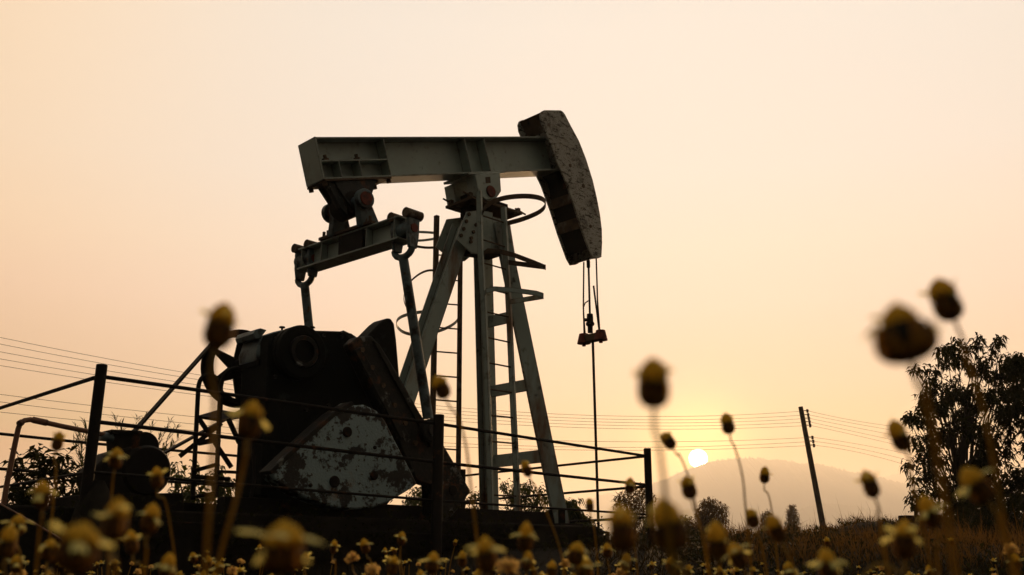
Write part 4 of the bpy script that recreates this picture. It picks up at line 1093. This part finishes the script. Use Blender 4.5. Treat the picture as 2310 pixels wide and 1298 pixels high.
FL = [
 (497, 735, 108, 6, 'bud', [(486, 900), (478, 1060), (466, 1250)], 'dark yellow capped seed head in front of the big spoked wheel'),
 (566, 945, 88, 3, 'open', [(558, 1010), (535, 1120), (490, 1270)], 'ringed flower on a thick blurred stem in front of the gearbox pedestal'),
 (1474, 862, 118, 0, 'bud', [(1485, 980), (1500, 1110), (1515, 1250)], 'large blurred seed head standing against the sky left of the sun'),
 (1506, 1185, 112, -12, 'bud', [(1535, 1260), (1560, 1330)], 'dim blurred bud right below the large seed head left of the sun'),
 (2035, 745, 150, -8, 'bell', [(2080, 860), (2110, 1000), (2150, 1250)], 'largest blurred bell shaped head above the big tree'),
 (2131, 674, 108, -14, 'bud', [(2170, 780), (2220, 920), (2260, 1150)], 'blurred head touching the upper right of the largest bell shaped one'),
 (2028, 983, 72, -24, 'bud', [(2050, 1060), (2080, 1180)], 'tilted dark head in front of the left branches of the big tree'),
 (1961, 1090, 66, -12, 'bud', [(1978, 1150), (1992, 1220)], 'slim dark head alone before the hill near the big tree'),
 (2200, 1092, 84, -28, 'open', [(2250, 1180), (2285, 1260)], 'blurred yellow flower leaning left in front of the tree trunk'),
 (2096, 1155, 66, -15, 'open', [(2110, 1230), (2120, 1310)], 'dim yellow flower before the low wall'),
 (2040, 1215, 84, 8, 'open', [(1985, 1262), (1935, 1310)], 'wide dark flower on a stem slanting left above the grassy bank'),
 (1867, 1275, 74, -4, 'open', [(1880, 1330)], 'blurred flower at the bottom edge below the utility pole'),
 (1641, 956, 46, -8, 'bud', [(1655, 1000), (1676, 1070), (1682, 1150), (1690, 1230)], 'small seed head on a tall curved stem crossing the hill right of the sun'),
 (1507, 993, 44, -28, 'bud', [(1530, 1020), (1553, 1070), (1572, 1150), (1590, 1240)], 'sunlit tilted bud above and left of the sun'),
 (1553, 1099, 52, -10, 'bud', [(1565, 1145), (1590, 1220), (1605, 1310)], 'orange rimmed head just under the sun'),
 (1725, 1072, 36, 4, 'bud', [(1733, 1110), (1745, 1170), (1757, 1300)], 'small dark bud high before the middle of the hill'),
 (1697, 1168, 44, -12, 'bud', [(1715, 1215), (1732, 1300)], 'dark bud low before the hill left of the dim bamboo'),
 (1749, 1190, 62, -22, 'bud', [(1775, 1240), (1800, 1310)], 'plump tilted bud in front of the columnar bamboo'),
 (1617, 1220, 76, -4, 'bud', [(1620, 1275), (1622, 1330)], 'tall brown bud in front of the foot of the broad bushy tree'),
 (1662, 1252, 58, -22, 'open', [(1690, 1290), (1700, 1330)], 'ragged orange sunlit flower below the foot of the hill'),
 (1402, 1190, 104, -4, 'bud', [(1408, 1262), (1412, 1330)], 'big blurred yellow tipped bud left of the right end fence post'),
 (1421, 1096, 34, 4, 'open', [(1421, 1150), (1432, 1230), (1440, 1310)], 'small pale open flower before the dark tree at the end post'),
 (1330, 1138, 32, -4, 'bud', [(1340, 1180), (1350, 1290)], 'small bud just left of the polished rod near the wellhead'),
 (1187, 1057, 38, -22, 'bud', [(1205, 1090), (1235, 1160), (1262, 1230), (1275, 1290)], 'small tilted bud in front of the lowest tower cross brace'),
 (1186, 1212, 60, 4, 'ring', [(1200, 1260), (1212, 1320)], 'ringed flower with a slanting yellow cap below the tower ladder'),
 (1096, 1250, 82, -6, 'open', [(1105, 1310)], 'big blurred dark centred flower at the bottom below the far tower leg'),
 (994, 872, 58, -24, 'bud', [(1030, 930), (1052, 1000), (1062, 1100), (1078, 1230)], 'blurred tilted bud hanging before the rear ladder'),
 (640, 1236, 106, 2, 'wide', [(640, 1330)], 'very wide blurred pale petalled flower at the bottom below the counterweight'),
 (131, 994, 46, 6, 'bud', [(128, 1050), (121, 1130), (105, 1280)], 'small dark head left of the leaning left fence post'),
 (262, 1033, 46, 5, 'open', [(255, 1080), (250, 1140), (245, 1280)], 'yellow flower in front of the box on the motor'),
 (354, 1078, 46, -8, 'ring', [(372, 1120), (385, 1190), (396, 1270)], 'yellow flower leaning left before the motor drum'),
 (95, 1115, 62, -2, 'open', [(90, 1180), (80, 1310)], 'blurred yellow flower before the broad leaved shrub'),
 (262, 1172, 96, 2, 'open', [(262, 1250), (262, 1330)], 'large blurred flower with drooping cap below the motor'),
 (340, 1170, 62, 4, 'ring', [(332, 1230), (325, 1310)], 'ringed flower with two spread petals right of the large blurred one below the motor'),
 (176, 1232, 112, 6, 'wide', [(180, 1330)], 'very large blurred pale flower in the lower left foreground'),
 (40, 1184, 44, -4, 'daisy', [(45, 1240), (50, 1310)], 'round daisy with a full petal fringe at the far left edge'),
 (18, 1222, 66, 3, 'bud', [(14, 1290), (12, 1330)], 'brown blurred bud in the lower left corner'),
 (112, 1240, 50, 0, 'open', [(118, 1280), (122, 1320)], 'yellow flower between the far left bud and the very large pale flower'),
 (296, 1222, 52, -14, 'open', [(315, 1265), (330, 1310)], 'dim yellow flower leaning left at the right of the very large pale one'),
 (378, 1278, 54, 8, 'open', [(372, 1320)], 'green and yellow flower at the bottom edge below the motor drum'),
 (37, 1272, 42, -4, 'open', [(42, 1310)], 'small orange flower at the bottom of the lower left corner'),
 (906, 1214, 30, 4, 'ring', [(903, 1240), (902, 1262), (912, 1310)], 'neat ringed flower with two wing petals below the gap by the counterweight'),
 (823, 1232, 30, -14, 'open', [(836, 1258), (845, 1310)], 'paired small yellow flower below the right part of the pale counterweight'),
 (869, 1243, 16, -6, 'open', [(875, 1260), (884, 1310)], 'tiny flower left of the pair leaning under the neat ringed flower'),
 (888, 1243, 16, -22, 'open', [(898, 1258), (905, 1310)], 'tiny tilted flower left beside the neat ringed flower stem'),
 (753, 1234, 28, 4, 'open', [(758, 1262), (756, 1310)], 'small white winged flower right of the very wide blurred one'),
 (689, 1260, 30, 2, 'open', [(688, 1285), (692, 1310)], 'small yellow flower over the right wing of the very wide blurred one'),
 (1300, 1248, 52, 14, 'daisy', [(1320, 1270), (1322, 1320)], 'bright orange sunlit daisy below the wellhead'),
 (976, 1270, 44, 6, 'open', [(968, 1310)], 'yellow many petalled flower at the bottom below the middle fence post'),
 (1043, 1260, 34, -2, 'bud', [(1046, 1310)], 'brown bud with two side petals left of the big dark centred flower'),
 (1027, 1224, 15, 10, 'bud', [(1018, 1260), (1010, 1310)], 'tiny round bud on a tall thin stem below the middle fence post'),
 (1190, 1265, 40, 6, 'open', [(1198, 1310)], 'pale yellow bell flower under the slanting capped one'),
 (1146, 1278, 52, 0, 'puff', [(1150, 1320)], 'fluffy tan seed puff at the bottom below the tower'),
 (1412, 1268, 38, 8, 'open', [(1406, 1310)], 'green bud with pale tips at the bottom near the end post'),
 (1370, 1242, 30, -2, 'ring', [(1374, 1275), (1378, 1310)], 'small ringed bud below the wellhead and left of the big yellow tipped bud'),
 (886, 1274, 40, 8, 'bud', [(888, 1310)], 'olive bud with one side petal at the bottom right of the fluffy puff'),
 (840, 1286, 36, 0, 'puff', [(845, 1320)], 'pale fluffy seed puff at the bottom below the counterweight'),
 (794, 1258, 30, -4, 'puff', [(805, 1300)], 'withered peach coloured head left of the paired small flower'),
 (524, 1288, 26, 0, 'puff', [(528, 1320)], 'withered pinkish head at the bottom left of the very wide flower'),
 (436, 1258, 24, -14, 'ring', [(446, 1275), (455, 1310)], 'small curling yellow flower left of the thick blurred stem'),
 (470, 1268, 26, 0, 'open', [(474, 1310)], 'small flower at the foot of the thick blurred stem'),
 (494, 1280, 26, 4, 'daisy', [(490, 1310)], 'small hanging petalled flower right of the thick stem foot'),
 (467, 1246, 12, 2, 'open', [(469, 1270), (470, 1310)], 'tiny high flower just left of the thick blurred stem'),
 (585, 1238, 18, 2, 'open', [(590, 1262), (584, 1310)], 'tiny winged flower over the left wing of the very wide flower'),
 (598, 1262, 14, 4, 'open', [(594, 1280), (588, 1310)], 'tiny flower under the left wing of the very wide flower'),
 (2280, 1238, 30, 0, 'puff', [(2284, 1280), (2288, 1310)], 'small round seed puff at the lower right edge'),
 (2292, 1268, 34, -8, 'ring', [(2300, 1310)], 'ringed bud under the small round puff at the lower right edge'),
 (2146, 1221, 18, -12, 'bud', [(2152, 1260), (2162, 1310)], 'tiny bud on a bent stem in the dark right of the wide dark flower'),
 (1866, 1222, 20, -8, 'bud', [(1874, 1240), (1874, 1270)], 'tiny bud just under the foot of the utility pole'),
 (2096, 1290, 26, -4, 'ring', [(2102, 1320)], 'small ringed flower at the bottom under the wide dark flower'),
 (1513, 1274, 36, -4, 'open', [(1510, 1310)], 'greenish open flower under the dim blurred bud'),
 (1528, 1288, 26, 0, 'ring', [(1530, 1315)], 'small ringed flower right of the greenish one at the bottom'),
 (1470, 1276, 16, 2, 'open', [(1471, 1310)], 'tiny flower at the foot of the right end fence post'),
 (1780, 1285, 36, -6, 'daisy', [(1784, 1320)], 'fringed orange daisy at the bottom right of the plump tilted bud'),
 (1652, 1290, 16, 6, 'puff', [(1654, 1315)], 'tiny pale puff under the ragged orange flower'),
 (1245, 1284, 34, 4, 'bud', [(1246, 1320)], 'small brown bud at the bottom between the pale bell flower and the orange daisy'),
 (1318, 1282, 48, 0, 'daisy', [(1318, 1320)], 'orange fringed daisy at the bottom under the bright orange one'),
]
for i, (hx, hy, h, tl, kd, stm, lab) in enumerate(FL):
    real, wide = 1.0, 1.0
    if kd == 'bell': wide = 1.0
    elif kd == 'wide': kd, wide = 'open', 1.35
    elif kd == 'daisy': kd, wide = 'open', 1.25
    flower(hx, hy, h, tl, kd, stm, lab, GF, 100 + i, real, wide)

# small ones: one mesh each, scattered among the grass
def small_mesh(seed):
    rnd = random.Random(seed); b = MB(); Ls = HEADLEN
    bend = Vector((rnd.uniform(-.05, .05), rnd.uniform(-.05, .05), 0))
    pts = [Vector((0, 0, 0)), bend * .4 + Vector((0, 0, .16)), bend + Vector((0, 0, .325))]
    b.tube(pts, [.0016, .0013, .0011], 5)
    def addm(me, mi, mt):
        b.cur = mi
        b.add([mt @ v.co for v in me.vertices], [tuple(p.vertices) for p in me.polygons])
    ax_ = Vector((bend.x * 6, bend.y * 6, 1)).normalized(); q = ax_.to_track_quat('Z', 'Y').to_matrix().to_4x4()
    mt = Matrix.Translation(pts[-1]) @ q @ Matrix.Scale(Ls, 4)
    if seed % 5 == 4: addm(PUFFS[0], 4, mt)
    else:
        addm(HEADS[seed % 3], 1, mt); addm(DISCS[seed % 3], 2, mt)
        for k in range(5): addm((PET_OPEN + PET_BUD)[(seed + k) % 7], 3, mt @ Matrix.Rotation(2 * PI * k / 5 + rnd.uniform(-.2, .2), 4, 'Z'))
    return b.mesh('wildflower', [M['stem'], M['core'], M['disc'], M['petal'], M['puff']], 60)
SM = [small_mesh(i) for i in range(10)]
rnd = random.Random(5)
for i in range(170):
    px = rnd.uniform(-30, 2080) if rnd.random() < .9 else rnd.uniform(1400, 2330)
    Y = rnd.uniform(1.4, 3.9)
    py = 1298 - 40 * rnd.random() ** 1.6 + rnd.uniform(-6, 8)
    t = G(px, py, Y)
    o = bpy.data.objects.new('wildflower', SM[i % 10]); COL.objects.link(o)
    gl = gz(t.x, t.y)
    sc = (t.z - gl) / .34
    o.location = (t.x, t.y, gl); o.scale = (1.0, 1.0, sc); o.rotation_euler = (rnd.uniform(-.06, .06), rnd.uniform(-.06, .06), rnd.uniform(0, 6.28))
    tag(o, 'tiny yellow wild daisy in the low dark carpet along the bottom edge', 'flower', 'tiny daisies of the low carpet')

# ------------------------------------------------------------------ haze
hz = bpy.data.materials.new('haze_air'); hz.use_nodes = True
t = hz.node_tree; t.nodes.clear()
pv = t.nodes.new('ShaderNodeVolumePrincipled'); ou = t.nodes.new('ShaderNodeOutputMaterial')
pv.inputs['Color'].default_value = (.97, .95, .92, 1)
pv.inputs['Density'].default_value = .00022
pv.inputs['Anisotropy'].default_value = .5
t.links.new(pv.outputs[0], ou.inputs['Volume'])
b = MB(); b.box((0, 3500, 359), (21000, 14000, 721))
tag(b.build('haze', hz, smooth=0), kind='stuff')
